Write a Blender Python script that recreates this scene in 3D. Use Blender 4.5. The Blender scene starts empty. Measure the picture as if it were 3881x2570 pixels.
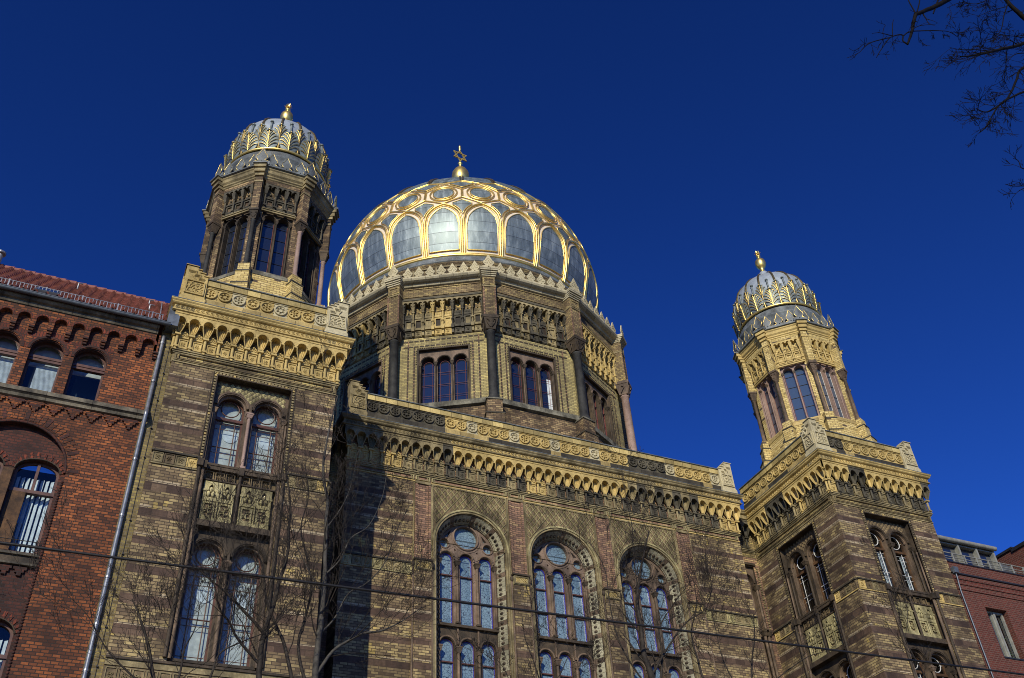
import bpy, math, random
from math import sin, cos, pi, radians, sqrt, atan2
from mathutils import Vector, Matrix
from mathutils.geometry import tessellate_polygon
random.seed(7)
SC = bpy.context.scene
COL = SC.collection
V = Vector

# ------------------------------------------------------------------ objects
def props(o, label=None, cat=None, group=None, kind=None):
    if label: o['label'] = label
    if cat: o['category'] = cat
    if group: o['group'] = group
    if kind: o['kind'] = kind
    return o

def thing(name, label, cat, loc, group=None):
    o = bpy.data.objects.new(name, None); COL.objects.link(o)
    o.location = loc; o.empty_display_size = .5
    return props(o, label, cat, group)

class Fr:
    """facade frame: u along the face, p outward, z up"""
    def __init__(s, ox, oy, ang, oz=0.):
        s.o = V((ox, oy, oz)); s.U = V((cos(ang), sin(ang), 0)); s.N = V((sin(ang), -cos(ang), 0))
    def P(s, u, p, z):
        return (s.o.x+s.U.x*u+s.N.x*p, s.o.y+s.U.y*u+s.N.y*p, s.o.z+z)
    def sh(s, u=0, p=0, z=0):
        f = Fr(0, 0, 0); f.o = V(s.P(u, p, z)); f.U = s.U; f.N = s.N; return f

class MB:
    def __init__(s): s.v = []; s.f = []; s.m = []; s.sm = []; s.mats = []; s._mi = {}
    def mi(s, m):
        if m.name not in s._mi: s._mi[m.name] = len(s.mats); s.mats.append(m)
        return s._mi[m.name]
    def face(s, pts, m, smooth=False):
        b = len(s.v); s.v.extend(pts); s.f.append(tuple(range(b, b+len(pts)))); s.m.append(s.mi(m)); s.sm.append(smooth)
    def mesh(s, pts, faces, m, smooth=False):
        b = len(s.v); s.v.extend(pts); k = s.mi(m)
        for f in faces: s.f.append(tuple(b+i for i in f)); s.m.append(k); s.sm.append(smooth)
    def grid(s, rows, m, smooth=True, cu=False, cv=False):
        nr, nc = len(rows), len(rows[0]); pts = [p for r in rows for p in r]; fs = []
        for i in range(nr if cv else nr-1):
            for j in range(nc if cu else nc-1):
                a = i*nc+j; b = i*nc+(j+1) % nc; c = ((i+1) % nr)*nc+(j+1) % nc; d = ((i+1) % nr)*nc+j
                fs.append((a, b, c, d))
        s.mesh(pts, fs, m, smooth)
    def box(s, fr, u0, u1, p0, p1, z0, z1, m):
        c = [fr.P(u, p, z) for z in (z0, z1) for u, p in ((u0, p0), (u1, p0), (u1, p1), (u0, p1))]
        s.mesh(c, [(0, 1, 2, 3), (4, 7, 6, 5), (0, 4, 5, 1), (1, 5, 6, 2), (2, 6, 7, 3), (3, 7, 4, 0)], m)
    def hexa(s, c, m):
        s.mesh(c, [(0, 1, 2, 3), (4, 7, 6, 5), (0, 4, 5, 1), (1, 5, 6, 2), (2, 6, 7, 3), (3, 7, 4, 0)], m)
    def plate(s, fr, outer, holes, p, m):
        loops = [outer]+holes
        flat = [q for l in loops for q in l]
        tris = tessellate_polygon([[V((q[0], q[1], 0)) for q in l] for l in loops])
        fs = []
        for t in tris:
            (ax, ay), (bx, by), (cx, cy) = flat[t[0]], flat[t[1]], flat[t[2]]
            fs.append(tuple(t) if (bx-ax)*(cy-ay)-(by-ay)*(cx-ax) > 0 else tuple(reversed(t)))
        s.mesh([fr.P(q[0], p, q[1]) for q in flat], fs, m)
    def strip(s, fr, loop, p0, p1, m, closed=True, smooth=False):
        a = [fr.P(q[0], p0, q[1]) for q in loop]; b = [fr.P(q[0], p1, q[1]) for q in loop]
        s.grid([a, b], m, smooth, cu=closed)
    def slab(s, fr, outer, holes, p0, p1, m, mr=None):
        s.plate(fr, outer, holes, p1, m); s.strip(fr, outer, p0, p1, m)
        for h in holes: s.strip(fr, h, p0, p1, mr or m)
    def arc(s, fr, uc, zc, r0, r1, p0, p1, m, a0=0, a1=pi, n=14, full=False):
        """arched moulding, square section"""
        A = [a0+(a1-a0)*i/n for i in range(n+1)]
        def ring(r, p): return [fr.P(uc+r*cos(a), p, zc+r*sin(a)) for a in A]
        s.grid([ring(r0, p0), ring(r0, p1)], m, True); s.grid([ring(r0, p1), ring(r1, p1)], m, False); s.grid([ring(r1, p1), ring(r1, p0)], m, True)
    def tube(s, pts, r, m, seg=6, closed=False, r2=None, caps=False, smooth=True):
        P = [V(q) for q in pts]; n = len(P); rows = []
        up = None
        for i in range(n):
            if closed: t = P[(i+1) % n]-P[i-1]
            else: t = P[min(i+1, n-1)]-P[max(i-1, 0)]
            if t.length < 1e-9: t = V((0, 0, 1))
            t.normalize()
            if up is None: up = V((0, 0, 1)) if abs(t.z) < .9 else V((1, 0, 0))
            a = t.cross(up)
            if a.length < 1e-4: a = t.orthogonal()
            a.normalize(); b = a.cross(t).normalized(); up = b
            rr = r if r2 is None else r+(r2-r)*i/(n-1)
            if isinstance(r, (list, tuple)): rr = r[i]
            rows.append([tuple(P[i]+a*(rr*cos(2*pi*k/seg))+b*(rr*sin(2*pi*k/seg))) for k in range(seg)])
        s.grid(rows, m, smooth, cu=True, cv=closed)
        if caps and not closed: s.face(rows[0], m); s.face(rows[-1], m)
    def lathe(s, cx, cy, prof, m, seg=16, smooth=True, a0=0, a1=2*pi):
        full = abs(a1-a0-2*pi) < 1e-6; n = seg if full else seg+1
        rows = [[(cx+r*sin(a0+(a1-a0)*k/seg), cy-r*cos(a0+(a1-a0)*k/seg), z) for k in range(n)] for r, z in prof]
        s.grid(rows, m, smooth, cu=full)
    def sweep(s, prof, path, m, closed=False, only=None, smooth=False, caps=True):
        """prof [(p,z)] swept along plan path [(x,y)] (outward to the right hand of travel), mitred"""
        n = len(path); N = []
        seg = n if closed else n-1
        for i in range(seg):
            a = V(path[i]); b = V(path[(i+1) % n]); d = (b-a).normalized(); N.append(V((d.y, -d.x)))
        M_ = []
        for i in range(n):
            if closed: n0, n1 = N[i-1], N[i]
            else: n0, n1 = N[max(i-1, 0)], N[min(i, seg-1)]
            mm = n0+n1; M_.append(mm/(1+n0.dot(n1)))
        for i in range(seg):
            if only and i not in only: continue
            j = (i+1) % n
            rows = [[(path[k][0]+M_[k].x*p, path[k][1]+M_[k].y*p, z) for k in (i, j)] for p, z in prof]
            s.grid(rows, m, smooth)
            if caps and not closed:
                for k in (i, j):
                    if k in (0, n-1): s.face([(path[k][0]+M_[k].x*p, path[k][1]+M_[k].y*p, z) for p, z in prof], m)
    def sphere(s, c, r, m, seg=10, ring=6, sz=1.):
        s.lathe(c[0], c[1], [(r*sin(pi*i/ring), c[2]+r*sz*cos(pi*i/ring)) for i in range(ring+1)], m, seg)
    def build(s, name, parent=None, label=None, **kw):
        me = bpy.data.meshes.new(name)
        me.from_pydata(s.v, [], s.f)
        for m in s.mats: me.materials.append(m)
        me.polygons.foreach_set('material_index', s.m)
        me.polygons.foreach_set('use_smooth', s.sm)
        uv = me.uv_layers.new(name='UVMap'); data = []
        vs = me.vertices
        for poly in me.polygons:
            n = poly.normal
            if abs(n.z) > .8:
                for vi in poly.vertices: c = vs[vi].co; data.extend((c.x, c.y))
            else:
                h = sqrt(n.x*n.x+n.y*n.y) or 1; tx, ty = -n.y/h, n.x/h
                if abs(tx) > abs(ty):
                    if tx < 0: tx, ty = -tx, -ty
                elif ty < 0: tx, ty = -tx, -ty
                for vi in poly.vertices: c = vs[vi].co; data.extend((c.x*tx+c.y*ty, c.z))
        uv.data.foreach_set('uv', data)
        me.validate(); me.update()
        o = bpy.data.objects.new(name, me); COL.objects.link(o)
        if parent:
            o.parent = parent; w = V((0, 0, 0)); q = parent
            while q: w += q.location; q = q.parent
            o.location = -w if parent.type == 'EMPTY' else V((0, 0, 0))
        if label: o['label'] = label
        for k, x in kw.items(): o[k] = x
        return o

# ------------------------------------------------------------------ materials
class NT:
    def __init__(s, name):
        s.mat = bpy.data.materials.new(name); s.mat.use_nodes = True; s.t = s.mat.node_tree; s.t.nodes.clear()
        s.out = s.n('ShaderNodeOutputMaterial')
    def n(s, typ, **kw):
        nd = s.t.nodes.new(typ)
        for k, x in kw.items():
            if k.startswith('i_'): nd.inputs[int(k[2:])].default_value = x
            elif k.startswith('I_'): nd.inputs[k[2:].replace('_', ' ')].default_value = x
            else: setattr(nd, k, x)
        return nd
    def l(s, a, b): s.t.links.new(a, b)
    def math(s, op, a, b=None, c=None, clamp=False):
        nd = s.n('ShaderNodeMath', operation=op, use_clamp=clamp)
        for i, x in enumerate((a, b, c)):
            if x is None: continue
            if isinstance(x, (int, float)): nd.inputs[i].default_value = x
            else: s.l(x, nd.inputs[i])
        return nd.outputs[0]
    def ramp(s, fac, stops, interp='LINEAR'):
        nd = s.n('ShaderNodeValToRGB'); cr = nd.color_ramp; cr.interpolation = interp
        while len(cr.elements) < len(stops): cr.elements.new(.5)
        for e, (p, c) in zip(cr.elements, stops):
            e.position = p; e.color = (*c, 1) if not isinstance(c, (int, float)) else (c, c, c, 1)
        s.l(fac, nd.inputs[0]); return nd.outputs[0]
    def mix(s, fac, a, b, mode='MIX'):
        nd = s.n('ShaderNodeMix', data_type='RGBA', blend_type=mode)
        for i, x in ((0, fac), (6, a), (7, b)):
            if isinstance(x, (int, float)): nd.inputs[i].default_value = x if i == 0 else (x, x, x, 1)
            elif isinstance(x, tuple): nd.inputs[i].default_value = (*x, 1)
            else: s.l(x, nd.inputs[i])
        return nd.outputs[2]
    def noise(s, vec, scale, detail=3, rough=.6):
        nd = s.n('ShaderNodeTexNoise'); nd.inputs['Scale'].default_value = scale; nd.inputs['Detail'].default_value = detail; nd.inputs['Roughness'].default_value = rough
        if vec: s.l(vec, nd.inputs['Vector'])
        return nd.outputs[0]
    def pos(s): return s.n('ShaderNodeNewGeometry').outputs['Position']
    def uv(s): return s.n('ShaderNodeUVMap', uv_map='UVMap').outputs[0]
    def bsdf(s, col, rough=.8, metal=0., bump=None, bstr=.3, bdist=.02, spec=.4):
        b = s.n('ShaderNodeBsdfPrincipled')
        for k, x in (('Base Color', col), ('Roughness', rough), ('Metallic', metal), ('Specular IOR Level', spec)):
            if isinstance(x, tuple): b.inputs[k].default_value = (*x, 1)
            elif isinstance(x, (int, float)): b.inputs[k].default_value = x
            else: s.l(x, b.inputs[k])
        if bump is not None:
            bn = s.n('ShaderNodeBump'); bn.inputs['Strength'].default_value = bstr; bn.inputs['Distance'].default_value = bdist
            s.l(bump, bn.inputs['Height']); s.l(bn.outputs[0], b.inputs['Normal'])
        s.l(b.outputs[0], s.out.inputs[0]); return b

def soot(t, col, lo=.35, scale=.9, amt=1., vstretch=True, hi=.62, lw=.38):
    """uneven grime with its own shape, running down the wall"""
    m = t.n('ShaderNodeMapping'); m.inputs['Scale'].default_value = (1, 1, .45 if vstretch else 1); t.l(t.pos(), m.inputs[0])
    n1 = t.noise(m.outputs[0], scale, 6, .68)
    f = t.ramp(n1, [(lw, lo), (hi, 1.)])
    return t.mix(amt, col, f, 'MULTIPLY')

def m_brick(name, cols, mortar, bw=.225, bh=.08, bands=None, bcols=None, lo=.45, rough=.8, msize=.009, tintn=.35, sc=.9, uneven=.6, bands2=None, b2col=None, patch=None):
    t = NT(name)
    b = t.n('ShaderNodeTexBrick'); b.offset = .5
    t.l(t.uv(), b.inputs['Vector'])
    for k, x in (('Color1', (0, 0, 0, 1)), ('Color2', (1, 1, 1, 1)), ('Mortar', (0, 0, 0, 1)), ('Scale', 1.), ('Mortar Size', msize), ('Mortar Smooth', .2), ('Bias', 0.), ('Brick Width', bw), ('Row Height', bh)): b.inputs[k].default_value = x
    g = t.pos(); big = t.noise(g, .55, 4, .6)
    tn = t.math('ADD', t.math('MULTIPLY', b.outputs[0], uneven), t.math('MULTIPLY', t.math('SUBTRACT', big, .5), 2.2*tintn))
    tn = t.math('ADD', tn, (1-uneven)*.5, clamp=True)
    col = t.ramp(tn, cols)
    mort = b.outputs[1]
    if bands:
        sep = t.n('ShaderNodeSeparateXYZ'); t.l(t.uv(), sep.inputs[0])
        z0, z1 = 10., 21.
        zz = t.math('DIVIDE', t.math('SUBTRACT', sep.outputs[1], z0), z1-z0)
        st = [(0., 0.)]
        for a, c in bands: st += [((a-z0)/(z1-z0), 1.), ((c-z0)/(z1-z0), 0.)]
        mask = t.ramp(zz, st, 'CONSTANT')
        b2 = t.n('ShaderNodeTexBrick'); b2.offset = .37
        t.l(t.uv(), b2.inputs['Vector'])
        for k, x in (('Color1', (0, 0, 0, 1)), ('Color2', (1, 1, 1, 1)), ('Mortar', (0, 0, 0, 1)), ('Scale', 1.), ('Mortar Size', .007), ('Bias', 0.), ('Brick Width', .39), ('Row Height', .234)): b2.inputs[k].default_value = x
        bc = t.ramp(t.math('ADD', t.math('MULTIPLY', b2.outputs[0], .7), t.math('MULTIPLY', big, .3)), bcols)
        col = t.mix(mask, col, bc)
        mort = t.mix(mask, mort, t.math('MULTIPLY', b2.outputs[1], .6))
        if bands2:
            st = [(0., 0.)]
            for a, c in bands2: st += [((a-z0)/(z1-z0), 1.), ((c-z0)/(z1-z0), 0.)]
            col = t.mix(t.math('MULTIPLY', t.ramp(zz, st, 'CONSTANT'), t.ramp(t.noise(g, 1.3, 2), [(.45, 0), (.52, 1)])), col, b2col)
    if patch:
        sn = t.n('ShaderNodeVectorMath', operation='SNAP'); t.l(t.uv(), sn.inputs[0]); sn.inputs[1].default_value = (bw*.5, bh, 1)
        pn = t.noise(sn.outputs[0], .75, 5, .75)
        pm_ = t.ramp(pn, [(patch[1], 0.), (patch[1]+.015, 1.)])
        if bands: pm_ = t.math('MULTIPLY', pm_, t.math('SUBTRACT', 1., mask))
        col = t.mix(pm_, col, t.mix(b.outputs[0], patch[0], tuple(min(1, x*1.5) for x in patch[0])))
    fine = t.noise(g, 14, 4, .7)
    col = t.mix(.55, col, t.ramp(fine, [(.3, .55), (.7, 1.3)]), 'MULTIPLY')
    col = soot(t, col, lo, sc)
    col = t.mix(mort, col, mortar)
    h = t.math('ADD', t.math('MULTIPLY', mort, -1.), t.math('MULTIPLY', fine, .5))
    h = t.math('ADD', h, t.math('MULTIPLY', b.outputs[0], .5))
    t.bsdf(col, rough, 0, h, .55, .02, .3)
    return t.mat

def m_stone(name, c0, c1, lo=.35, sc=1.2, rough=.75, hi=.62, lw=.38, nscale=2.5, bump=.4, joint=None):
    t = NT(name); g = t.pos()
    col = t.ramp(t.noise(g, nscale, 5, .65), [(.3, c0), (.7, c1)])
    fine = t.noise(g, 22, 5, .7)
    col = t.mix(.6, col, t.ramp(fine, [(.3, .5), (.7, 1.35)]), 'MULTIPLY')
    if joint:
        b = t.n('ShaderNodeTexBrick'); b.offset = 0.; t.l(t.uv(), b.inputs['Vector'])
        for k, x in (('Color1', (.62, .62, .62, 1)), ('Color2', (1.15, 1.15, 1.15, 1)), ('Mortar', (.22, .2, .18, 1)), ('Scale', 1.), ('Mortar Size', .008), ('Bias', 0.), ('Brick Width', joint), ('Row Height', 7.3)): b.inputs[k].default_value = x
        col = t.mix(1., col, b.outputs[0], 'MULTIPLY')
    col = soot(t, col, lo, sc, 1., True, hi, lw)
    t.bsdf(col, rough, 0, fine, bump, .02, .35)
    return t.mat

def m_plain(name, col, rough=.5, metal=0., spec=.5, var=.25, nscale=6, bump=.1):
    t = NT(name); g = t.pos(); n = t.noise(g, nscale, 4, .6)
    c = t.mix(1., col, t.ramp(n, [(.3, 1-var), (.7, 1+var)]), 'MULTIPLY')
    r = t.math('ADD', rough, t.math('MULTIPLY', t.math('SUBTRACT', n, .5), .25), clamp=True)
    t.bsdf(c, r, metal, n, bump, .01, spec)
    return t.mat
# ------------------------------------------------------------------ palette
Mt = {}
YB = [(0., (.055, .038, .024)), (.2, (.13, .088, .05)), (.42, (.235, .168, .088)), (.62, (.345, .255, .125)), (.84, (.50, .385, .165)), (1., (.66, .49, .16))]
BANDS = [(19.02, 19.22), (18.2, 18.4), (17.38, 17.58), (16.78, 16.92)]+[(15.45-.785*k, 15.69-.785*k) for k in range(8)]
LIGHTS = [(19.24, 19.31), (18.93, 19.), (18.42, 18.49), (18.12, 18.18), (17.6, 17.66), (16.22, 16.27)]+[(15.71-.785*k, 15.77-.785*k) for k in range(8)]
LIGHTS = sorted(LIGHTS); BANDS = sorted(BANDS)
BR = [(0., (.04, .025, .018)), (.35, (.10, .062, .043)), (.7, (.15, .095, .062)), (1., (.22, .15, .09))]
MORT = (.055, .04, .026)
Mt['brick_tower'] = m_brick('yellow_brick_with_brown_bands', YB, MORT, bw=.24, bh=.087, bands=BANDS, bcols=BR, lo=.42, bands2=LIGHTS, b2col=(.5, .40, .25), patch=((.42, .31, .10), .615))
Mt['brick_centre'] = Mt['brick_tower']
YB2 = [(0., (.12, .085, .04)), (.3, (.27, .2, .09)), (.6, (.42, .32, .13)), (.85, (.6, .47, .17)), (1., (.72, .55, .17))]
Mt['brick_yellow'] = m_brick('weathered_yellow_brick', YB2, MORT, lo=.3, sc=.7)
Mt['brick_clean'] = m_brick('clean_yellow_brick', [(0., (.06, .05, .04)), (.07, (.09, .07, .05)), (.1, (.48, .36, .12)), (.6, (.62, .48, .18)), (1., (.72, .57, .24))], (.2, .13, .06), bw=.21, bh=.09, lo=.85, tintn=.12, uneven=.9)
Mt['brick_mauve'] = m_brick('mauve_and_yellow_brick', [(0., (.1, .055, .04)), (.35, (.23, .135, .09)), (.6, (.35, .2, .12)), (.85, (.48, .33, .16)), (1., (.6, .46, .18))], MORT, lo=.5)
Mt['brick_drum'] = m_brick('green_yellow_drum_brick', [(0., (.2, .16, .08)), (.3, (.36, .3, .14)), (.6, (.48, .4, .17)), (1., (.66, .54, .2))], (.15, .12, .06), lo=.5, tintn=.2)
Mt['brick_drum_top'] = m_brick('brown_yellow_drum_brick', [(0., (.12, .08, .045)), (.35, (.24, .17, .085)), (.65, (.36, .27, .12)), (1., (.55, .42, .16))], MORT, lo=.35, patch=((.45, .33, .11), .6))
Mt['brick_sooty'] = m_brick('sooty_brown_turret_brick', [(0., (.05, .035, .024)), (.3, (.13, .085, .05)), (.6, (.26, .175, .09)), (.85, (.42, .31, .15)), (1., (.55, .36, .16))], MORT, lo=.25, sc=1.1, tintn=.5, bw=.21, bh=.09)
Mt['brick_strip'] = m_brick('sooty_ochre_brick', [(0., (.06, .045, .02)), (.4, (.2, .15, .06)), (.8, (.36, .28, .09)), (1., (.5, .38, .1))], (.16, .13, .08), bw=.16, lo=.35)
RB = [(0., (.055, .022, .013)), (.25, (.11, .038, .018)), (.5, (.21, .066, .024)), (.8, (.36, .112, .034)), (1., (.5, .165, .048))]
Mt['brick_red'] = m_brick('orange_red_brick', RB, (.028, .018, .014), bw=.175, bh=.08, lo=.5, sc=.5, tintn=.17, uneven=.62, msize=.010)
Mt['brick_red_dark'] = m_brick('dark_red_brick', [(0., (.03, .016, .012)), (.5, (.09, .03, .02)), (1., (.16, .045, .025))], (.03, .02, .018), bw=.175, bh=.08, lo=.4, sc=.8)  # darker red brick for reveals, recessed bays and mouldings
Mt['brick_wine'] = m_brick('wine_red_modern_brick', [(0., (.06, .018, .012)), (.5, (.11, .028, .018)), (1., (.17, .042, .026))], (.13, .075, .055), bw=.19, bh=.08, lo=.85, tintn=.1, msize=.012)
Mt['soldier'] = m_brick('red_arch_brick', [(0., (.07, .02, .014)), (.5, (.17, .04, .02)), (1., (.3, .065, .03))], (.03, .02, .016), bw=.078, bh=.24, lo=.5)

Mt['terra'] = m_stone('clean_yellow_terracotta', (.48, .345, .115), (.66, .50, .19), lo=.6, sc=1.1)
Mt['terra_pale'] = m_stone('pale_new_terracotta', (.50, .43, .25), (.62, .55, .34), lo=.7, sc=1.1)
Mt['terra_mid'] = m_stone('weathered_terracotta', (.19, .15, .07), (.42, .34, .17), lo=.35, sc=1.4)
Mt['terra_dark'] = m_stone('sooty_terracotta_and_hole_shade', (.05, .045, .03), (.16, .14, .09), lo=.35, sc=1.6)  # sooty terracotta; also paints the dark behind the parapet piercings
Mt['terra_joint'] = m_stone('yellow_terracotta_blocks', (.46, .33, .115), (.66, .5, .2), lo=.55, sc=.9, joint=.55)
Mt['terra_coping'] = m_stone('yellow_terracotta_coping', (.46, .345, .12), (.64, .5, .2), lo=.6, sc=.9, joint=.42)
Mt['base_dark'] = m_stone('blackened_base_blocks', (.04, .035, .025), (.1, .085, .055), lo=.5, joint=.55)
Mt['sand'] = m_stone('brown_sandstone', (.12, .085, .055), (.24, .165, .105), lo=.3, sc=1.8)
Mt['sand_pink'] = m_stone('pink_brown_sandstone', (.17, .12, .085), (.29, .205, .145), lo=.38, sc=1.8)
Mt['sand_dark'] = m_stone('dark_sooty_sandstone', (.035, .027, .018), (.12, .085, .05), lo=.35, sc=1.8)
Mt['sand_clean'] = m_stone('cleaned_mauve_sandstone', (.3, .2, .16), (.4, .28, .22), lo=.7, sc=1.8)
Mt['relief'] = m_stone('greenish_yellow_relief', (.28, .24, .1), (.55, .48, .24), lo=.28, sc=2.4)
Mt['relief_dark'] = m_stone('brown_relief', (.12, .085, .045), (.3, .22, .11), lo=.35, sc=2.4)
Mt['void'] = m_stone('painted_opening_shade', (.02, .016, .01), (.05, .04, .025), lo=.5)  # near-black colour stands in for the darkness inside small frieze openings
Mt['granite_black'] = m_stone('black_weathered_column', (.012, .012, .012), (.05, .05, .045), lo=.5, sc=2.2, hi=.55)
Mt['cream'] = m_stone('cream_stone_cornice', (.42, .37, .23), (.56, .50, .33), lo=.75, sc=1., joint=.62)
Mt['ledge_grey'] = m_stone('grey_stained_ledge', (.09, .085, .06), (.3, .28, .2), lo=.3, sc=1.6, lw=.42, hi=.6)
Mt['stone_old'] = m_stone('weathered_sandstone_ledge', (.11, .095, .065), (.3, .26, .18), lo=.2, sc=1.6, joint=1.15)
Mt['rosette_pale'] = m_stone('pale_rosette_blocks', (.3, .28, .18), (.5, .46, .31), lo=.45, sc=1.3)
Mt['tile'] = m_stone('brown_red_roof_tiles', (.24, .085, .06), (.38, .15, .11), lo=.6, sc=1.5, rough=.6)
Mt['wood'] = m_plain('reddish_brown_window_frame', (.085, .034, .02), .45, var=.35)
Mt['wood_old'] = m_stone('flaking_brown_wood', (.05, .025, .012), (.16, .08, .03), lo=.4, sc=3, nscale=5)
Mt['red_bar'] = m_plain('dark_red_glazing_bar', (.14, .03, .025), .5)
Mt['white_bar'] = m_plain('white_glazing_frame', (.55, .55, .52), .5)
Mt['blue_trim'] = m_plain('deep_blue_pane_border', (.02, .03, .3), .3)
Mt['metal_zinc'] = m_plain('zinc_flashing', (.12, .14, .16), .5, .5)
Mt['metal_black'] = m_plain('black_metal', (.015, .014, .014), .5)
Mt['galv'] = m_plain('galvanised_steel', (.27, .28, .29), .4, .6, var=.3)
Mt['grey_frame'] = m_plain('grey_aluminium', (.26, .26, .22), .45, .2)
Mt['blind'] = m_plain('pale_blind', (.46, .48, .43), .8)
Mt['blind_white'] = m_plain('white_blind', (.55, .60, .60), .8)
Mt['cable'] = m_plain('black_cable', (.008, .008, .008), .6)

def m_zinc():
    t = NT('blue_grey_zinc_sheet'); g = t.pos()
    mp = t.n('ShaderNodeMapping'); mp.inputs['Scale'].default_value = (2.0, 2.0, .25); t.l(g, mp.inputs[0])
    st = t.noise(mp.outputs[0], 2.2, 5, .7)
    sep = t.n('ShaderNodeSeparateXYZ'); t.l(g, sep.inputs[0])
    w = t.math('MULTIPLY', t.math('SUBTRACT', sep.outputs[2], 33.95), 1/.62)
    fr = t.math('FRACT', w); row = t.math('FLOOR', w)
    wn = t.n('ShaderNodeTexWhiteNoise', noise_dimensions='1D'); t.l(row, wn.inputs['W'])
    line = t.math('LESS_THAN', fr, .035)
    col = t.ramp(st, [(.3, (.12, .15, .15)), (.52, (.19, .23, .23)), (.68, (.33, .38, .37)), (.8, (.35, .35, .27))])
    col = t.mix(.5, col, t.math('ADD', .7, t.math('MULTIPLY', wn.outputs[0], .6)), 'MULTIPLY')
    col = t.mix(line, col, (.05, .055, .06))
    r = t.math('ADD', .36, t.math('MULTIPLY', st, .3))
    n2 = t.noise(g, 3.5, 4, .6)
    t.bsdf(col, r, .62, t.math('ADD', n2, t.math('MULTIPLY', line, -.4)), .05, .03, .4)
    return t.mat
Mt['zinc'] = m_zinc()
def m_zinc2():
    t = NT('pale_grey_turret_lead'); g = t.pos()
    n = t.noise(g, 3, 5, .7)
    t.bsdf(t.ramp(n, [(.3, (.24, .28, .31)), (.7, (.42, .47, .50))]), .5, .3, t.noise(g, 8, 3), .15, .02, .5)
    return t.mat
Mt['lead'] = m_zinc2()
Mt['lead_dark'] = m_stone('dark_grey_lead', (.09, .1, .1), (.24, .27, .27), lo=.5, sc=1.5, rough=.5)
Mt['leaf'] = m_plain('grey_leaf_metal', (.17, .20, .19), .55, .35, var=.4)
def m_gold(name, col, rough, var=.25):
    t = NT(name); g = t.pos(); n = t.noise(g, 5, 5, .7)
    c = t.mix(1., col, t.ramp(n, [(.25, 1-var), (.6, 1.)]), 'MULTIPLY')
    t.bsdf(c, t.math('ADD', rough, t.math('MULTIPLY', n, .12)), .92, t.noise(g, 9, 2), .03, .01, .5)
    return t.mat
Mt['gold'] = m_gold('polished_gold', (.93, .68, .21), .32)
Mt['gold_star'] = m_plain('satin_gold', (.50, .36, .09), .4, .45)
Mt['gold_dull'] = m_gold('dull_gold_rib', (.45, .33, .12), .3, .5)
def m_rose():
    t = NT('rose_gold_flat_band'); g = t.pos(); n = t.noise(g, 2.2, 4, .6)
    c = t.ramp(n, [(.3, (.70, .58, .40)), (.7, (.88, .77, .58))])
    t.bsdf(c, .42, .1, n, .1, .01, .5); return t.mat
Mt['rose'] = m_rose()

def m_glass(name, base, rough=.04, spec=1., n=.15, ior=1.5):
    t = NT(name); g = t.pos()
    b = t.bsdf(base, rough, 0., t.noise(g, 1.2, 2), n, .05, spec); b.inputs['IOR'].default_value = ior
    b.inputs['Coat Weight'].default_value = .6; b.inputs['Coat Roughness'].default_value = .03
    return t.mat
Mt['glass_dark'] = m_glass('dark_window_glass', (.012, .017, .03))
Mt['glass_mid'] = m_glass('grey_blue_window_glass', (.05, .075, .11))
def m_clear():
    t = NT('clear_window_glass'); g = t.pos()
    tr = t.n('ShaderNodeBsdfTransparent'); tr.inputs[0].default_value = (.82, .88, .92, 1)
    gl = t.n('ShaderNodeBsdfGlossy'); gl.inputs['Roughness'].default_value = .03
    bn = t.n('ShaderNodeBump'); bn.inputs['Strength'].default_value = .1; bn.inputs['Distance'].default_value = .05; t.l(t.noise(g, 1.1, 2), bn.inputs['Height']); t.l(bn.outputs[0], gl.inputs['Normal'])
    lw = t.n('ShaderNodeLayerWeight'); lw.inputs[0].default_value = .5
    fc = t.math('ADD', .05, t.math('MULTIPLY', .7, t.math('POWER', lw.outputs[1], 3.)))
    mx = t.n('ShaderNodeMixShader'); t.l(fc, mx.inputs[0]); t.l(tr.outputs[0], mx.inputs[1]); t.l(gl.outputs[0], mx.inputs[2]); t.l(mx.outputs[0], t.out.inputs[0])
    return t.mat
Mt['glass_clear'] = m_clear()
def m_leaded():
    t = NT('pale_leaded_glass'); u = t.uv()
    vo = t.n('ShaderNodeTexVoronoi', feature='DISTANCE_TO_EDGE'); vo.inputs['Scale'].default_value = 10.5; t.l(u, vo.inputs['Vector'])
    ln = t.ramp(vo.outputs[0], [(.02, 0.), (.05, 1.)])
    n = t.noise(t.pos(), 1.6, 3)
    col = t.ramp(n, [(.3, (.10, .165, .21)), (.7, (.20, .29, .33))])
    col = t.mix(ln, (.03, .035, .045), col)
    b = t.bsdf(col, .25, 0., vo.outputs[0], .15, .01, .7)
    b.inputs['Coat Weight'].default_value = .5; b.inputs['Coat Roughness'].default_value = .1
    return t.mat
Mt['leaded'] = m_leaded()
Mt['leaf_gilt'] = m_plain('gilded_leaf_metal', (.50, .40, .16), .35, .8, var=.35)
def m_bark(name, c0, c1, sp=.35):
    t = NT(name); g = t.pos(); n = t.noise(g, 9, 5, .7)
    t.bsdf(t.ramp(n, [(.35, c0), (.65, c1)]), .75, 0, n, .5, .02, sp); return t.mat
Mt['bark'] = m_bark('dark_grey_bark', (.012, .009, .007), (.042, .034, .025), .25)
Mt['bark_pale'] = m_bark('smooth_pale_grey_bark', (.02, .018, .015), (.075, .068, .055))
Mt['bark_black'] = m_bark('nearly_black_bark', (.004, .0035, .003), (.011, .009, .007), .08)
Mt['asphalt'] = m_stone('asphalt', (.15, .135, .115), (.2, .18, .155), lo=.8, rough=.9)
Mt['paving'] = m_stone('pavement_slabs', (.34, .31, .26), (.42, .38, .32), lo=.8, rough=.9, joint=.5)
Mt['kerb'] = m_stone('kerb_granite', (.25, .25, .24), (.35, .35, .34), lo=.8)
Mt['paint'] = m_plain('road_paint', (.75, .75, .72), .6)
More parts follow.
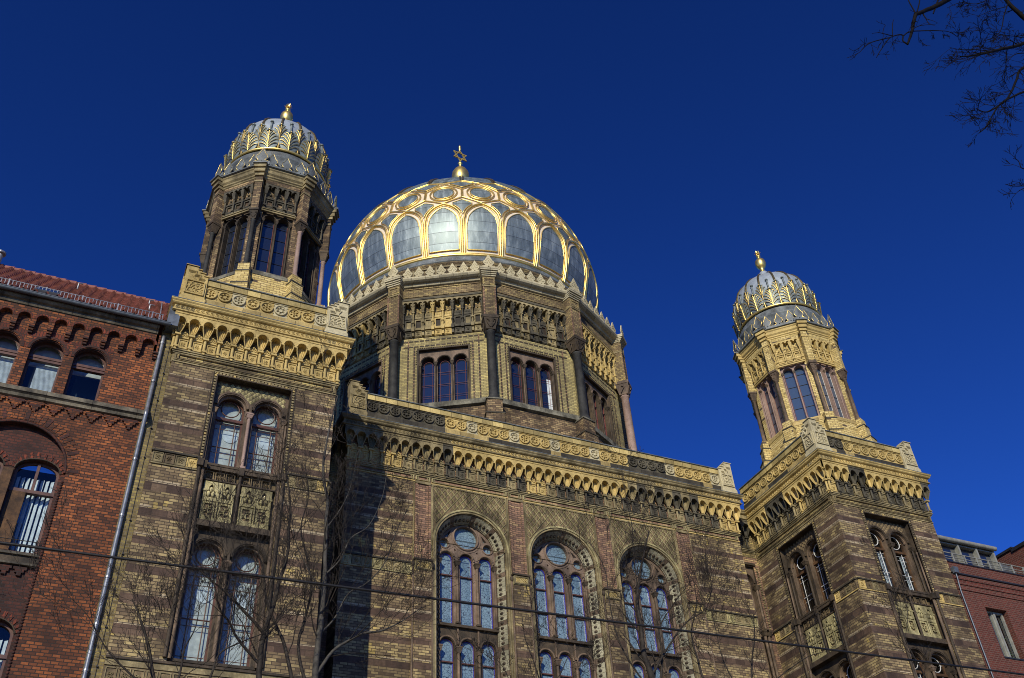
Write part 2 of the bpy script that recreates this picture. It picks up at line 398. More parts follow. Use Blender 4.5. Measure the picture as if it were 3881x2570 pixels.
Mt['green'] = m_plain('house_plant_leaf', (.05, .13, .04), .6)
# ------------------------------------------------------------------ shape helpers
def rect(u0, u1, z0, z1): return [(u0, z0), (u1, z0), (u1, z1), (u0, z1)]
def archpts(uc, hw, zb, zs, n=14, rise=None):
    r = hw if rise is None else rise
    return [(uc-hw, zb), (uc+hw, zb)]+[(uc+hw*cos(pi*i/n), zs+r*sin(pi*i/n)) for i in range(n+1)]
def circ(uc, zc, r, n=20): return [(uc+r*cos(2*pi*i/n), zc+r*sin(2*pi*i/n)) for i in range(n)]
def circ3(fr, uc, zc, r, p, n=16, a0=0., a1=2*pi):
    m = n if abs(a1-a0-2*pi) < 1e-6 else n+1
    return [fr.P(uc+r*cos(a0+(a1-a0)*i/n), p, zc+r*sin(a0+(a1-a0)*i/n)) for i in range(m)]
def vtube(mb, fr, u, p, z0, z1, r, m, seg=8): mb.tube([fr.P(u, p, z0), fr.P(u, p, z1)], r, m, seg, caps=True)
def colonnette(mb, fr, u, p, z0, z1, r, m, cap=.1, mc=None):
    mc = mc or m
    vtube(mb, fr, u, p, z0+r*1.2, z1-cap, r, m)
    mb.box(fr, u-r*1.6, u+r*1.6, p-r*1.6, p+r*1.6, z0, z0+r*1.2, mc)
    q = [fr.P(u+a*r*1.2, p+b*r*1.2, z1-cap) for a, b in ((-1, -1), (1, -1), (1, 1), (-1, 1))]+[fr.P(u+a*r*2, p+b*r*2, z1-cap*.25) for a, b in ((-1, -1), (1, -1), (1, 1), (-1, 1))]
    mb.hexa(q, mc); mb.box(fr, u-r*2.2, u+r*2.2, p-r*2.2, p+r*2.2, z1-cap*.25, z1, mc)
def pyramid(mb, fr, uc, zc, hu, hz, p0, h, m):
    b = [fr.P(uc-hu, p0, zc), fr.P(uc, p0, zc-hz), fr.P(uc+hu, p0, zc), fr.P(uc, p0, zc+hz), fr.P(uc, p0+h, zc)]
    mb.mesh(b, [(0, 1, 4), (1, 2, 4), (2, 3, 4), (3, 0, 4)], m)
def square_relief(mb, fr, uc, zc, hw, hz, p, m, kind=0):
    """framed square tile with a raised flower or lattice"""
    t = hw*.18
    mb.slab(fr, rect(uc-hw, uc+hw, zc-hz, zc+hz), [rect(uc-hw+t, uc+hw-t, zc-hz+t, zc+hz-t)], p, p+.025, m)
    if kind == 0:
        for a in range(4):
            c = (uc+hw*.33*cos(pi/4+a*pi/2), zc+hz*.33*sin(pi/4+a*pi/2)); mb.tube(circ3(fr, c[0], c[1], hw*.2, p+.012, 8), hw*.085, m, 4, closed=True)
    elif kind == 1:
        for a in range(6):
            c = (uc+hw*.38*cos(a*pi/3), zc+hz*.38*sin(a*pi/3)); pyramid(mb, fr, c[0], c[1], hw*.2, hz*.2, p, .03, m)
        mb.tube(circ3(fr, uc, zc, hw*.16, p+.015, 8), hw*.07, m, 4, closed=True)
    else:
        for s in (-1, 1):
            for o in (-.5, 0, .5):
                mb.tube([fr.P(uc-hw*.6+max(0, o)*hw*.9*0+o*hw*.5, p+.01, zc-s*hz*.6), fr.P(uc+hw*.6+o*hw*.5*0, p+.01, zc+s*hz*.6)], hw*.07, m, 4)

def roundel(mb, fr, uc, zc, r, p, m, kind):
    """pierced star roundel of the parapet"""
    mb.tube(circ3(fr, uc, zc, r*.88, p+.025, 18), r*.14, m, 5, closed=True)
    mb.slab(fr, circ(uc, zc, r*.8, 18), [circ(uc+r*.5*cos(a), zc+r*.5*sin(a), r*(.2 if kind else .17), 6) for a in [pi/6+k*pi/3 for k in range(6)]]+([circ(uc, zc, r*.15, 6)] if not kind else []), p-.10, p+.015, m)
    if kind:
        for k in range(2):
            q = [fr.P(uc+r*.62*cos(pi/2+k*pi/3+j*2*pi/3), p+.02, zc+r*.62*sin(pi/2+k*pi/3+j*2*pi/3)) for j in range(3)]
            mb.tube(q, r*.07, m, 4, closed=True, smooth=False)
    else: mb.tube(circ3(fr, uc, zc, r*.3, p+.02, 8), r*.07, m, 4, closed=True)
    for s in (-1, 1):
        pyramid(mb, fr, uc+r*1.02, zc+s*r*.75, r*.2, r*.2, p-.01, .04, m)

def shell(mb, fr, uc, zc, r, z0, p0, p1, m, n=12):
    """scallop shell niche: rim arch at p1, fluted surface narrowing to the capital"""
    rows = []
    for t in (0, .03, .2, .4, .6, .8, 1.):
        row = []
        for j in range(n+1):
            a = pi*j/n; e = t**1.7
            u = uc+r*cos(a)*(1-e)+.045*cos(a)*e
            z = (zc+r*sin(a))*(1-t)+(z0+.05*sin(a))*t
            back = p0-.03+.09*t*t
            if j in (0, n): dep = p1+(p0+.06-p1)*t
            elif t == 0: dep = p1
            else: dep = back+(.035 if j % 2 else 0)*(1-t*.5)
            row.append(fr.P(u, dep, z))
        rows.append(row)
    mb.grid(rows, m, False)
    # outer rolled rim
    mb.tube(circ3(fr, uc, zc, r, p1+.005, n, 0, pi), .018, m, 4)

def frieze(name, parent, fr, u0, n, sp, mats, z0=20.18, ends=(False, False), label=None):
    """shell arcade: shells at u0+i*sp, panels between; mats(i,row)->material"""
    mb = MB(); r = .155; zc = 21.10; P1 = .25
    for i in range(n+1):
        u = u0+i*sp; ma = mats(i, 0); md = mats(i, 1)
        # front plate cell with arch notch
        ul, ur = u-sp/2, u+sp/2
        out = [(ul, 21.05), (u-r, 21.05)]+[(u+r*cos(pi-pi*k/10), zc+r*sin(pi-pi*k/10)) for k in range(11)]+[(u+r, 21.05), (ur, 21.05), (ur, 21.42), (ul, 21.42)]
        mb.plate(fr, out, [], P1, ma)
        for a, b in ((ul, u-r), (u+r, ur)): mb.mesh([fr.P(a, P1, 21.05), fr.P(b, P1, 21.05), fr.P(b, -.02, 21.05), fr.P(a, -.02, 21.05)], [(0, 1, 2, 3)], ma)
        mb.box(fr, ul+.012, ur-.012, P1, P1+.02, 21.36, 21.41, ma)
        shell(mb, fr, u, zc, r, 20.70, .06, P1, ma)
        for s in (-1, 1): mb.tube([fr.P(u+s*(r*(1-t**1.7)+.045*t**1.7), P1+(.12-P1)*t, 21.08+(20.7-21.08)*t) for t in (0, .25, .5, .75, 1)], .017, ma, 4)
        mb.box(fr, u-.085, u+.085, 0, .16, 20.64, 20.70, md)
        vtube(mb, fr, u, .075, z0+.08, 20.64, .045, md, 7)
        mb.box(fr, u-.06, u+.06, 0, .13, z0+.03, z0+.09, md)
        mb.box(fr, u-.035, u+.035, 0, .1, z0-.05, z0+.03, md)
        if i < n:
            c = u+sp/2
            mb.box(fr, u+.06, u+sp-.06, 0, .025, z0, 20.62, md)
            square_relief(mb, fr, c, 20.39, .125, .16, .025, md, i % 2)
            mb.box(fr, u+.06, u+sp-.06, 0, .06, 20.60, 20.64, md)
            mb.slab(fr, [(c-.13, 20.64), (c+.13, 20.64), (c+.13, 20.72)]+[(c+.10*cos(pi*k/6), 20.74+.11*sin(pi*k/6)) for k in range(7)]+[(c-.13, 20.72)], [], 0, .05, md)
            for s in (-1, 1): mb.tube(circ3(fr, c+s*.055, 20.72, .04, .06, 7), .017, md, 4, closed=True)
            mb.sphere(fr.P(c, .07, 20.80), .035, md, 6, 4)
    # small stepped strings below
    return mb.build(name, parent, label)

def scrolls(mb, fr, u0, u1, p, z, mats):
    n = max(1, round((u1-u0)/.145)); sp = (u1-u0)/n
    for i in range(n):
        u = u0+(i+.5)*sp; m = mats(u)
        mb.tube(circ3(fr, u, z, .056, p, 7, .6, 2*pi-.6+.3), .018, m, 4)
        mb.tube(circ3(fr, u, z-.01, .022, p, 4), .016, m, 3, closed=True)

def parapet(name, parent, fr, u0, u1, mats, mcop, label=None, pier=None):
    """base course, pierced roundels, coping between u0 and u1"""
    fr = fr.sh(0, .07, -.05); mb = MB(); n = max(1, round((u1-u0)/.43)); sp = (u1-u0)/n
    k = 0; u = u0
    for i in range(n):
        a, b = u0+i*sp, u0+(i+1)*sp; m, mbm = mats((a+b)/2)
        mb.box(fr, a, b, -.36, .02, 21.86, 22.30, mbm)
        mb.box(fr, a, b, -.24, -.14, 22.30, 22.86, Mt['terra_dark'])  # dark backing paints in the shade seen through the roundel holes
        mb.slab(fr, rect(a, b, 22.32, 22.85), [circ((a+b)/2, 22.585, .175, 14)], -.14, -.03, m)
        mb.box(fr, a, b, -.22, .0, 22.30, 22.345, m); mb.box(fr, a, b, -.22, .0, 22.825, 22.86, m)
        roundel(mb, fr, (a+b)/2, 22.585, .205, -.02, m, i % 2)
    mb.box(fr, u0, u1, -.27, .04, 22.86, 23.075, mcop)
    mb.box(fr, u0, u1, -.29, .08, 23.075, 23.11, Mt['lead_dark'])
    return mb.build(name, parent, label)

def pinnacle_mb(mb, fr, u0, w, m, flip=False):
    """stepped corner pedestal; full height at u0 side, stepping down towards u0+w (flip: other side)"""
    fr = fr.sh(0, .11, -.09)
    def U(x): return u0+x if not flip else u0+w-x
    prof = [(0, 22.28), (w, 22.28), (w, 23.17), (.84*w, 23.17), (.84*w, 23.28), (.67*w, 23.28), (.67*w, 23.39), (.5*w, 23.39), (.5*w, 23.50), (0, 23.50)]
    pr = [(U(x), z) for x, z in prof]
    mb.slab(fr, pr, [], -.30, .05, m)
    mb.box(fr, min(U(-.03), U(w+.03)), max(U(-.03), U(w+.03)), -.33, .09, 21.90, 22.22, m)
    mb.box(fr, min(U(-.01), U(w+.01)), max(U(-.01), U(w+.01)), -.32, .07, 22.22, 22.28, m)
    for (a, b, z) in ((-.03, .53*w, 23.50), (.5*w, .70*w, 23.39), (.6*w, .87*w, 23.28), (.8*w, w+.03, 23.17)):
        mb.box(fr, min(U(a), U(b)), max(U(a), U(b)), -.32, .085, z-.002 if a > 0 else z, z+.03, m)
    # sunk zig-zag mouldings + scroll ornament
    for k, o in enumerate((.06, .12)):
        z = 23.36-o
        pts = [fr.P(U(.05+o*.3), .06, z), fr.P(U(.5*w-o*.5), .06, z), fr.P(U(.5*w-o*.5), .06, z-.13), fr.P(U(.7*w-o*.5), .06, z-.13), fr.P(U(.7*w-o*.5), .06, z-.26), fr.P(U(w-.07-o*.3), .06, z-.26)]
        mb.tube(pts, .026, m, 4, smooth=False)
    mb.slab(fr, rect(min(U(.05), U(w-.05)), max(U(.05), U(w-.05)), 22.36, 22.92), [rect(min(U(.09), U(w-.09)), max(U(.09), U(w-.09)), 22.40, 22.88)], .05, .095, m)
    rnd = random.Random(int(u0*100) & 1023)
    for q in range(12):
        uu = U(w*(.22+.19*(q % 4))); zz = 22.49+.14*(q//4); a0 = rnd.random()*6
        mb.tube(circ3(fr, uu, zz, .05, .06, 7, a0, a0+4.8), .021, m, 4)
    mb.tube([fr.P(U(.12), .06, 22.45), fr.P(U(.2), .07, 22.75), fr.P(U(.32), .07, 22.95), fr.P(U(.22), .07, 23.12)], .025, m, 4)
# ------------------------------------------------------------------ synagogue facade
XO, XI, D, D2, XC = 14.363, 9.513, 3.89, 4.89, 8.0
SYN = thing('synagogue', 'large yellow brick synagogue with gilded ribbed dome and two domed corner towers', 'synagogue', (0, 6, 0))
PATH = [(-XO, 4.85), (-XO, 0), (-XI, 0), (-XI, D2), (-XC, D2), (-XC, D), (XC, D), (XC, D2), (XI, D2), (XI, 0), (XO, 0), (XO, 4.85)]
P_STRING = [(0, 20.04), (.03, 20.04), (.03, 20.08), (.06, 20.08), (.06, 20.13), (.09, 20.13), (.09, 20.17), (0, 20.19)]
P_SCROLL = [(.25, 21.415), (.31, 21.44), (.31, 21.47), (.27, 21.48), (.27, 21.64), (.33, 21.66)]
P_GEIS = [(.33, 21.66), (.36, 21.69), (.36, 21.72), (.40, 21.76), (.40, 21.805)]
P_TOP = [(.41, 21.805), (.41, 21.825), (-.35, 21.86)]

def band(mb, fr, u0, u1, m_of, p=0., dz=0.):
    """ornamental square-tile band with dark drip ledge and pale line beneath"""
    n = max(1, round((u1-u0)/.33)); sp = (u1-u0)/n
    mb.box(fr, u0-.03, u1+.03, p, p+.09, 16.64+dz, 16.69+dz, Mt['base_dark'])
    mb.box(fr, u0, u1, p, p+.04, 16.27+dz, 16.31+dz, m_of(0))
    for i in range(n):
        m = m_of(i); c = u0+(i+.5)*sp
        mb.box(fr, c-sp/2+.006, c+sp/2-.006, p, p+.025, 16.31+dz, 16.64+dz, m)
        square_relief(mb, fr, c, 16.475+dz, sp*.46, .155, p+.025, m, 1 if i % 2 else 0)

def relief_panel(mb, fr, u0, u1, z0, z1, p, m):
    """two-bay blind arcade relief with scroll panels beneath"""
    w = (u1-u0)/2
    mb.box(fr, u0, u1, p-.05, p, z0, z1, Mt['relief_dark'])
    mb.box(fr, u0, u1, p, p+.07, z0, z0+.1, m)
    zt = z0+(z1-z0)*.53
    for k in range(2):
        a, b = u0+k*w, u0+(k+1)*w; c = (a+b)/2
        mb.slab(fr, rect(a+.05, b-.05, z0+.12, zt-.05), [rect(a+.1, b-.1, z0+.17, zt-.1)], p, p+.04, m)
        for j in range(5):
            aa = j*1.4; mb.tube(circ3(fr, c+.05*((j % 2)*2-1), z0+.24+j*.08*(zt-z0)/.6, .062, p+.03, 8, aa, aa+4.6), .02, m, 4)
        mb.box(fr, a+.02, b-.02, p, p+.06, zt-.03, zt+.03, m)
        # trefoil arch
        out = rect(a, b, zt+.03, z1)
        h = w*.29; zs = zt+(z1-zt)*.48
        hole = [(c-h, zt+.08), (c+h, zt+.08), (c+h, zs), (c+h*.55, zs+.03), (c+h*.62, zs+.12), (c+.0, z1-.07), (c-h*.62, zs+.12), (c-h*.55, zs+.03), (c-h, zs)]
        mb.slab(fr, out, [hole], p, p+.055, m)
        mb.tube([fr.P(q[0], p+.055, q[1]) for q in hole[2:]], .02, m, 4)
        for s in (-.5, .5): mb.sphere(fr.P(c+s*h, p+.03, zt+.19), .055, m, 6, 4, 1.7)
        mb.sphere(fr.P(c, p+.04, zs+.05), .05, m, 6, 4, 1.6)
    for u in (u0+.02, u0+w, u1-.02):
        vtube(mb, fr, u, p+.04, z0+.08, zt, .028, m, 6); vtube(mb, fr, u, p+.05, zt, zs, .024, m, 6); mb.box(fr, u-.04, u+.04, p, p+.09, zs-.03, zs+.03, m)

def tower_window(name, parent, fr, uc, zb, zs, zt, stone, bars, label, trz, cz, board=True, litside=None):
    """two arched lights in stone, wooden frames, glazing bars"""
    mb = MB(); hw = .40; zt_ = zt; WD = Mt['wood'] if board else Mt['wood_old']
    cs = (uc-.52, uc+.52)
    holes = [archpts(c, hw, zb, zs, 16) for c in cs]
    mb.slab(fr, rect(uc-1.085, uc+1.085, zb-.06, zt_), holes, -.55, -.25, stone[0], stone[1])
    for c in cs:
        mb.arc(fr, c, zs, .41, .50, -.25, -.19, stone[0]); mb.arc(fr, c, zs, .44, .47, -.2, -.17, stone[0])
        mb.arc(fr, c, zs, .36, .405, -.36, -.30, stone[1])
        # frame
        mb.slab(fr, archpts(c, hw, zb, zs, 16), [archpts(c, hw-.05, zb+.05, zs, 16)], -.54, -.47, WD)
        mb.box(fr, c-hw, c+hw, -.54, -.43, trz-.045, trz+.045, WD)
        mb.tube(circ3(fr, c, cz, .26, -.49, 22), .018, bars, 5, closed=True)
        for a in (0, pi/2, pi, ):
            mb.tube([fr.P(c+.26*cos(a), -.49, cz+.26*sin(a)), fr.P(c+.37*cos(a), -.49, cz+(.37)*sin(a))], .014, bars, 4)
        for s in (-.2, .2):
            vtube(mb, fr, c+s, -.49, zb+.04, trz-.04, .015, bars, 4)
        h = trz-.04-zb
        for f in (.09, .36, .47, .83, .93):
            if h > 2.2 and f == .36: f = .4
            mb.tube([fr.P(c-hw+.04, -.49, zb+h*f), fr.P(c+hw-.04, -.49, zb+h*f)], .011 if f not in (.47,) else .02, bars, 4)
        mb.plate(fr, archpts(c, hw-.03, zb+.03, zs, 16), [], -.515, Mt['glass_clear'])
    if board:
        mb.box(fr, uc-1.0, uc+1.0, -1.6, -.63, zb-.1, zt_-.1, Mt['blind'])
        for c in cs:
            mb.box(fr, c-.05, c+.30, -.94, -.92, zb, zb+(trz-zb)*.72, Mt['blind_white'])
            mb.slab(fr, circ(c+.12, zb+(trz-zb)*.75, .22, 14), [], -.63, -.61, Mt['blind_white'])
    else:
        mb.box(fr, uc-1.0, uc+1.0, -1.6, -1.2, zb-.1, zt_-.1, Mt['glass_mid'])
        for c in cs:
            for k in range(3): mb.box(fr, c+.16+k*.075, c+.20+k*.075, -.60, -.585, zb, trz-.1, Mt['blind_white'])
            mb.slab(fr, archpts(c-.1, .2, zb, trz-.3, 8), [], -1.1, -1.09, Mt['blind'])
    colonnette(mb, fr, uc, -.17, zb+.02, zs-.20, .05, stone[2], .14)
    mb.box(fr, uc-.07, uc+.07, -.3, -.12, zs-.2, zs-.14, stone[2]); mb.box(fr, uc-.035, uc+.035, -.25, -.14, zs-.14, zs+.12, stone[0])
    for s in (-1, 1): colonnette(mb, fr, uc+s*1.0, -.18, zb+.02, zs-.20, .042, stone[0], .14)
    mb.box(fr, uc-1.085, uc+1.085, -.55, -.08, zb-.07, zb, Mt['sand_dark'])
    return mb.build(name, parent, label)

def tower_face(parent, fr, W, side, dark=False):
    """everything on one tower wall; returns wall into parent builder"""
    uc = W/2; r = 1.085
    nm = side
    # spandrel lattice + bead frame
    mb = MB()
    for a in range(-6, 7):
        for b in range(0, 8):
            u = uc+a*.17+(b % 2)*.085; z = 18.86+b*.088
            if abs(u-uc) > 1.0 or z > 19.5: continue
            if min(sqrt((u-uc-c)**2+(z-18.73)**2) if z > 18.73 else abs(u-uc-c) for c in (-.52, .52)) < .57: continue
            pyramid(mb, fr, u, z, .075, .08, -.25, .035, Mt['relief'] if not dark else Mt['relief_dark'])
    for s in (-1, 1):
        for k in range(30):
            z = 16.78+k*.098
            mb.box(fr, uc+s*1.15-.03, uc+s*1.15+.03, 0, .03, z, z+.055, Mt['terra_mid'] if k % 7 else Mt['terra'])
        mb.box(fr, uc+s*(r+.125)-.012, uc+s*(r+.125)+.012, 0, .025, 16.7, 19.66, Mt['sand_dark'])
        mb.box(fr, min(uc+s*r, uc+s*(r+.03)), max(uc+s*r, uc+s*(r+.03)), -.05, .03, 16.7, 19.6, Mt['sand_dark'])
        vtube(mb, fr, uc+s*(r-.03), -.06, 16.66, 18.3, .035, Mt['sand'], 7)
        # shafts below the sill
        for du, pp in ((.0, .04), (.11, -.02)):
            vtube(mb, fr, uc+s*(r+.06-du), pp, 11.1, 16.4, .05, Mt['sand'] if du else Mt['sand_dark'], 8)
            mb.box(fr, uc+s*(r+.06-du)-.08, uc+s*(r+.06-du)+.08, pp-.08, pp+.1, 16.4, 16.62, Mt['sand_dark'])
    for k in range(23):
        u = uc-1.12+k*.102; mb.box(fr, u-.03, u+.03, 0, .03, 19.6, 19.66, Mt['terra_mid'] if k % 5 else Mt['terra'])
    mb.box(fr, uc-1.22, uc+1.22, 0, .025, 19.67, 19.70, Mt['terra_mid'])
    mb.box(fr, uc-1.085, uc+1.085, -.06, .03, 19.56, 19.592, Mt['sand_dark'])
    mb.build('window_surround', parent, None)
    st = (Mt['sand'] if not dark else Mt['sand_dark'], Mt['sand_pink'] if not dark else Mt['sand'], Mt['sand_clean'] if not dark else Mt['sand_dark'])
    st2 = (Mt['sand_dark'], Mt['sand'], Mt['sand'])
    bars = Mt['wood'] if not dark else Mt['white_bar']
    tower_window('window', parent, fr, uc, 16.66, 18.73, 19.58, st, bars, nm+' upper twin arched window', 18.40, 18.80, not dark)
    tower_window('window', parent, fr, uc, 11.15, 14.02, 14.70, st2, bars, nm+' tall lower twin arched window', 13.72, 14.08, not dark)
    mb = MB()
    tcol = lambda i: Mt['terra'] if (i*7+len(nm)) % 5 == 2 else Mt['relief_dark'] if i % 2 else Mt['terra_mid']
    band(mb, fr, .03, uc-1.2, tcol); mb.build('ornament_band', parent, None); mb = MB()
    band(mb, fr, uc+1.2, W-.03, tcol); mb.build('ornament_band', parent, None)
    mb = MB()
    for k in range(6):
        u = uc-.83+k*.285+(.12 if k > 2 else 0)
        square_relief(mb, fr, u, 16.32, .125, .14, -.2, Mt['relief_dark'], k % 2)
    mb.box(fr, uc-1.0, uc+1.0, -.25, -.12, 16.14, 16.18, Mt['sand_dark']); mb.box(fr, uc-1.02, uc+1.02, -.25, -.1, 16.48, 16.60, Mt['sand_dark'])
    for s in (-1, 1): relief_panel(mb, fr, uc+s*.5-.42, uc+s*.5+.42, 14.92, 16.12, -.2, Mt['relief'])
    vtube(mb, fr, uc, -.12, 14.85, 16.5, .045, Mt['sand_dark'], 8); mb.box(fr, uc-.07, uc+.07, -.2, -.04, 16.4, 16.62, Mt['sand_dark'])
    mb.box(fr, uc-1.08, uc+1.08, -.27, -.01, 14.70, 14.76, Mt['sand_dark']); mb.box(fr, uc-1.08, uc+1.08, -.27, -.06, 14.76, 14.9, Mt['sand_dark'])
    mb.build('relief_panel', parent, None)

def tower_wall_mb(mb, fr, W, windows=True):
    uc = W/2; r = 1.085
    if windows:
        hole = rect(uc-r, uc+r, 11.0, 19.58)
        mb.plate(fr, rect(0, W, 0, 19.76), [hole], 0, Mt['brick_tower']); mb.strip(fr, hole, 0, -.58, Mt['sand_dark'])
        mb.face([fr.P(uc-r, -.27, 14.6), fr.P(uc+r, -.27, 14.6), fr.P(uc+r, -.27, 16.7), fr.P(uc-r, -.27, 16.7)], Mt['relief_dark'])
    else: mb.plate(fr, rect(0, W, 0, 19.76), [], 0, Mt['brick_tower'])
    mb.plate(fr, rect(0, W, 19.76, 21.84), [], 0, Mt['brick_yellow'])
    # framed brick panel under the arcade
    m = Mt['terra'] ; m2 = Mt['brick_yellow']
    mb.box(fr, .0, W, 0, .03, 19.74, 19.78, Mt['terra_mid'])
    for (o, p) in ((.04, .03), (.12, .05)):
        mb.slab(fr, rect(o, W-o, 19.80+o*.3, 20.04-o*.2), [rect(o+.05, W-o-.05, 19.82+o*.3, 20.02-o*.2)], 0, p, Mt['terra_mid'] if o < .1 else m2)
    # lower decorated cornice
    if windows:
        mb.box(fr, 0, W, 0, .10, 10.93, 10.99, Mt['sand_dark']); mb.box(fr, 0, W, 0, .06, 10.78, 10.93, Mt['terra_mid']); mb.box(fr, 0, W, 0, .03, 10.3, 10.78, Mt['relief_dark'])
        for k in range(int(W/.3)): square_relief(mb, fr, .15+k*.3+(W-int(W/.3)*.3)/2, 10.54, .13, .2, .03, Mt['terra_mid'], k % 2)

def tsoot(seed, thr):
    rn = random.Random(seed); vals = [rn.random() for _ in range(60)]
    def f(i, row): return vals[i % 60] < thr[row]
    return f

def mats_left(i, row): return Mt['terra'] if not (row == 1 and i == 40) else Mt['terra_mid']
def mats_centre(i, row):
    x = -8+i*.4
    if row == 0:
        if x < -4.3: return Mt['terra_mid'] if x < -5 else Mt['terra_dark'] if i % 3 == 0 else Mt['terra_mid']
        if 3.2 < x < 6.4: return Mt['terra_dark'] if i % 2 else Mt['terra_mid']
        return Mt['terra']
    if x < -6.2 or x > 6.9 or -1.2 < x < -.5 : return Mt['terra']
    if x < -4.9: return Mt['terra_mid']
    return Mt['terra_dark'] if (i*5) % 7 < 4 else Mt['terra_mid']
def mats_rfront(i, row):
    if row == 0: return Mt['terra_dark'] if i in (3, 4, 12) else Mt['terra']
    return Mt['terra'] if i < 1 else (Mt['terra_dark'] if i % 3 else Mt['terra_mid'])
def mats_rside(i, row):   # i counts from the inner corner towards the front
    if row == 0: return Mt['terra_dark'] if 3 <= i <= 5 else Mt['terra']
    return Mt['terra'] if i in (7, 11, 12, 0, 1) else Mt['terra_dark'] if i % 2 else Mt['terra_mid']

def build_tower(sgn):
    left = sgn < 0; nm = 'left tower' if left else 'right tower'
    x0, x1 = (-XO, -XI) if left else (XI, XO); W = x1-x0
    F = Fr(x0, 0, 0); L = Fr(x0, 4.85, -pi/2); R = Fr(x1, 0, pi/2)
    mb = MB()
    tower_wall_mb(mb, F, W); tower_wall_mb(mb, L, W, not left); tower_wall_mb(mb, R, W, left)
    for xx in (x0, x1): mb.face([(xx, 4.85, 0), (xx, 5.2, 0), (xx, 5.2, 21.84), (xx, 4.85, 21.84)], Mt['brick_tower'])
    mb.face([(x0, 4.85, 0), (x1, 4.85, 0), (x1, 4.85, 21.84), (x0, 4.85, 21.84)], Mt['brick_tower'])
    mb.face([(x0, 0, 21.83), (x1, 0, 21.83), (x1, 4.85, 21.83), (x0, 4.85, 21.83)], Mt['lead_dark'])
    segs = (0, 1, 2) if left else (8, 9, 10)
    mb.sweep(P_STRING, PATH, Mt['terra_mid'], only=segs, caps=False)
    T = mb.build('corner_tower', SYN, 'square '+nm+' with banded brick walls')
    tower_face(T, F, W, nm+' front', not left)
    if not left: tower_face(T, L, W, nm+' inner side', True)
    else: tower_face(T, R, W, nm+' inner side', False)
    if left:
        frieze('frieze', T, F, 0, 12, W/12, mats_left); frieze('frieze', T, R, .4, 10, .404, mats_left); frieze('frieze', T, L, 0.4, 11, .404, mats_left)
    else:
        frieze('frieze', T, F, 0, 12, W/12, mats_rfront); frieze('frieze', T, L, .41, 11, .404, mats_rside)
    mb = MB(); ms = Mt['terra']
    mb.sweep(P_SCROLL, PATH, ms, only=segs, caps=False); mb.sweep(P_GEIS, PATH, Mt['terra'], only=segs, caps=False); mb.sweep(P_TOP, PATH, Mt['lead_dark'], only=segs, caps=False)
    for fr in ((F, L, R) if left else (F, L)): scrolls(mb, fr, -.25, W+.25, .275, 21.56, lambda u: ms if (int(u*3) % 13) else Mt['terra_mid'])
    mb.build('cornice', T, None)
    # parapets and stepped corner pedestals
    pw = .68; o = .2
    pm = {True: lambda u: (Mt['terra'] if int(u*2.3) % 3 else Mt['terra_pale'], Mt['terra_joint']),
          False: lambda u: (Mt['terra_dark'] if (u < 1.35 or u > 4.2) else Mt['terra'], Mt['base_dark'] if (1. < u < 1.35 or u > 1.8) else Mt['terra_joint'])}[left]
    parapet('parapet', T, F, .46, W-.46, pm, Mt['terra_coping'])
    parapet('parapet', T, L, .46 if left else .02, W-.46, lambda u: (Mt['terra'], Mt['terra_joint'] if u > 3 or 1 < u < 1.9 else Mt['base_dark']), Mt['terra_coping'])
    parapet('parapet', T, R, .46, W-.46 if not left else W-.02, lambda u: (Mt['terra'], Mt['terra_joint']), Mt['terra_coping'])
    mcol = Mt['terra'] if left else Mt['terra_pale']
    mb = MB(); pinnacle_mb(mb, F, -.157, pw, mcol); pinnacle_mb(mb, L, W+.157-pw+.05, pw-.05, mcol, True); mb.build('corner_pedestal', T)
    mb = MB(); pinnacle_mb(mb, F, W+.157-pw, pw, mcol if not left else Mt['terra_pale'], True); pinnacle_mb(mb, R, -.157, pw-.05, mcol); mb.build('corner_pedestal', T)
    mb = MB()
    if left: pinnacle_mb(mb, L, -.157, pw, mcol)
    else: pinnacle_mb(mb, R, W+.157-pw, pw, mcol, True)
    mb.build('corner_pedestal', T)
    return T

TL = build_tower(-1); TR = build_tower(1)

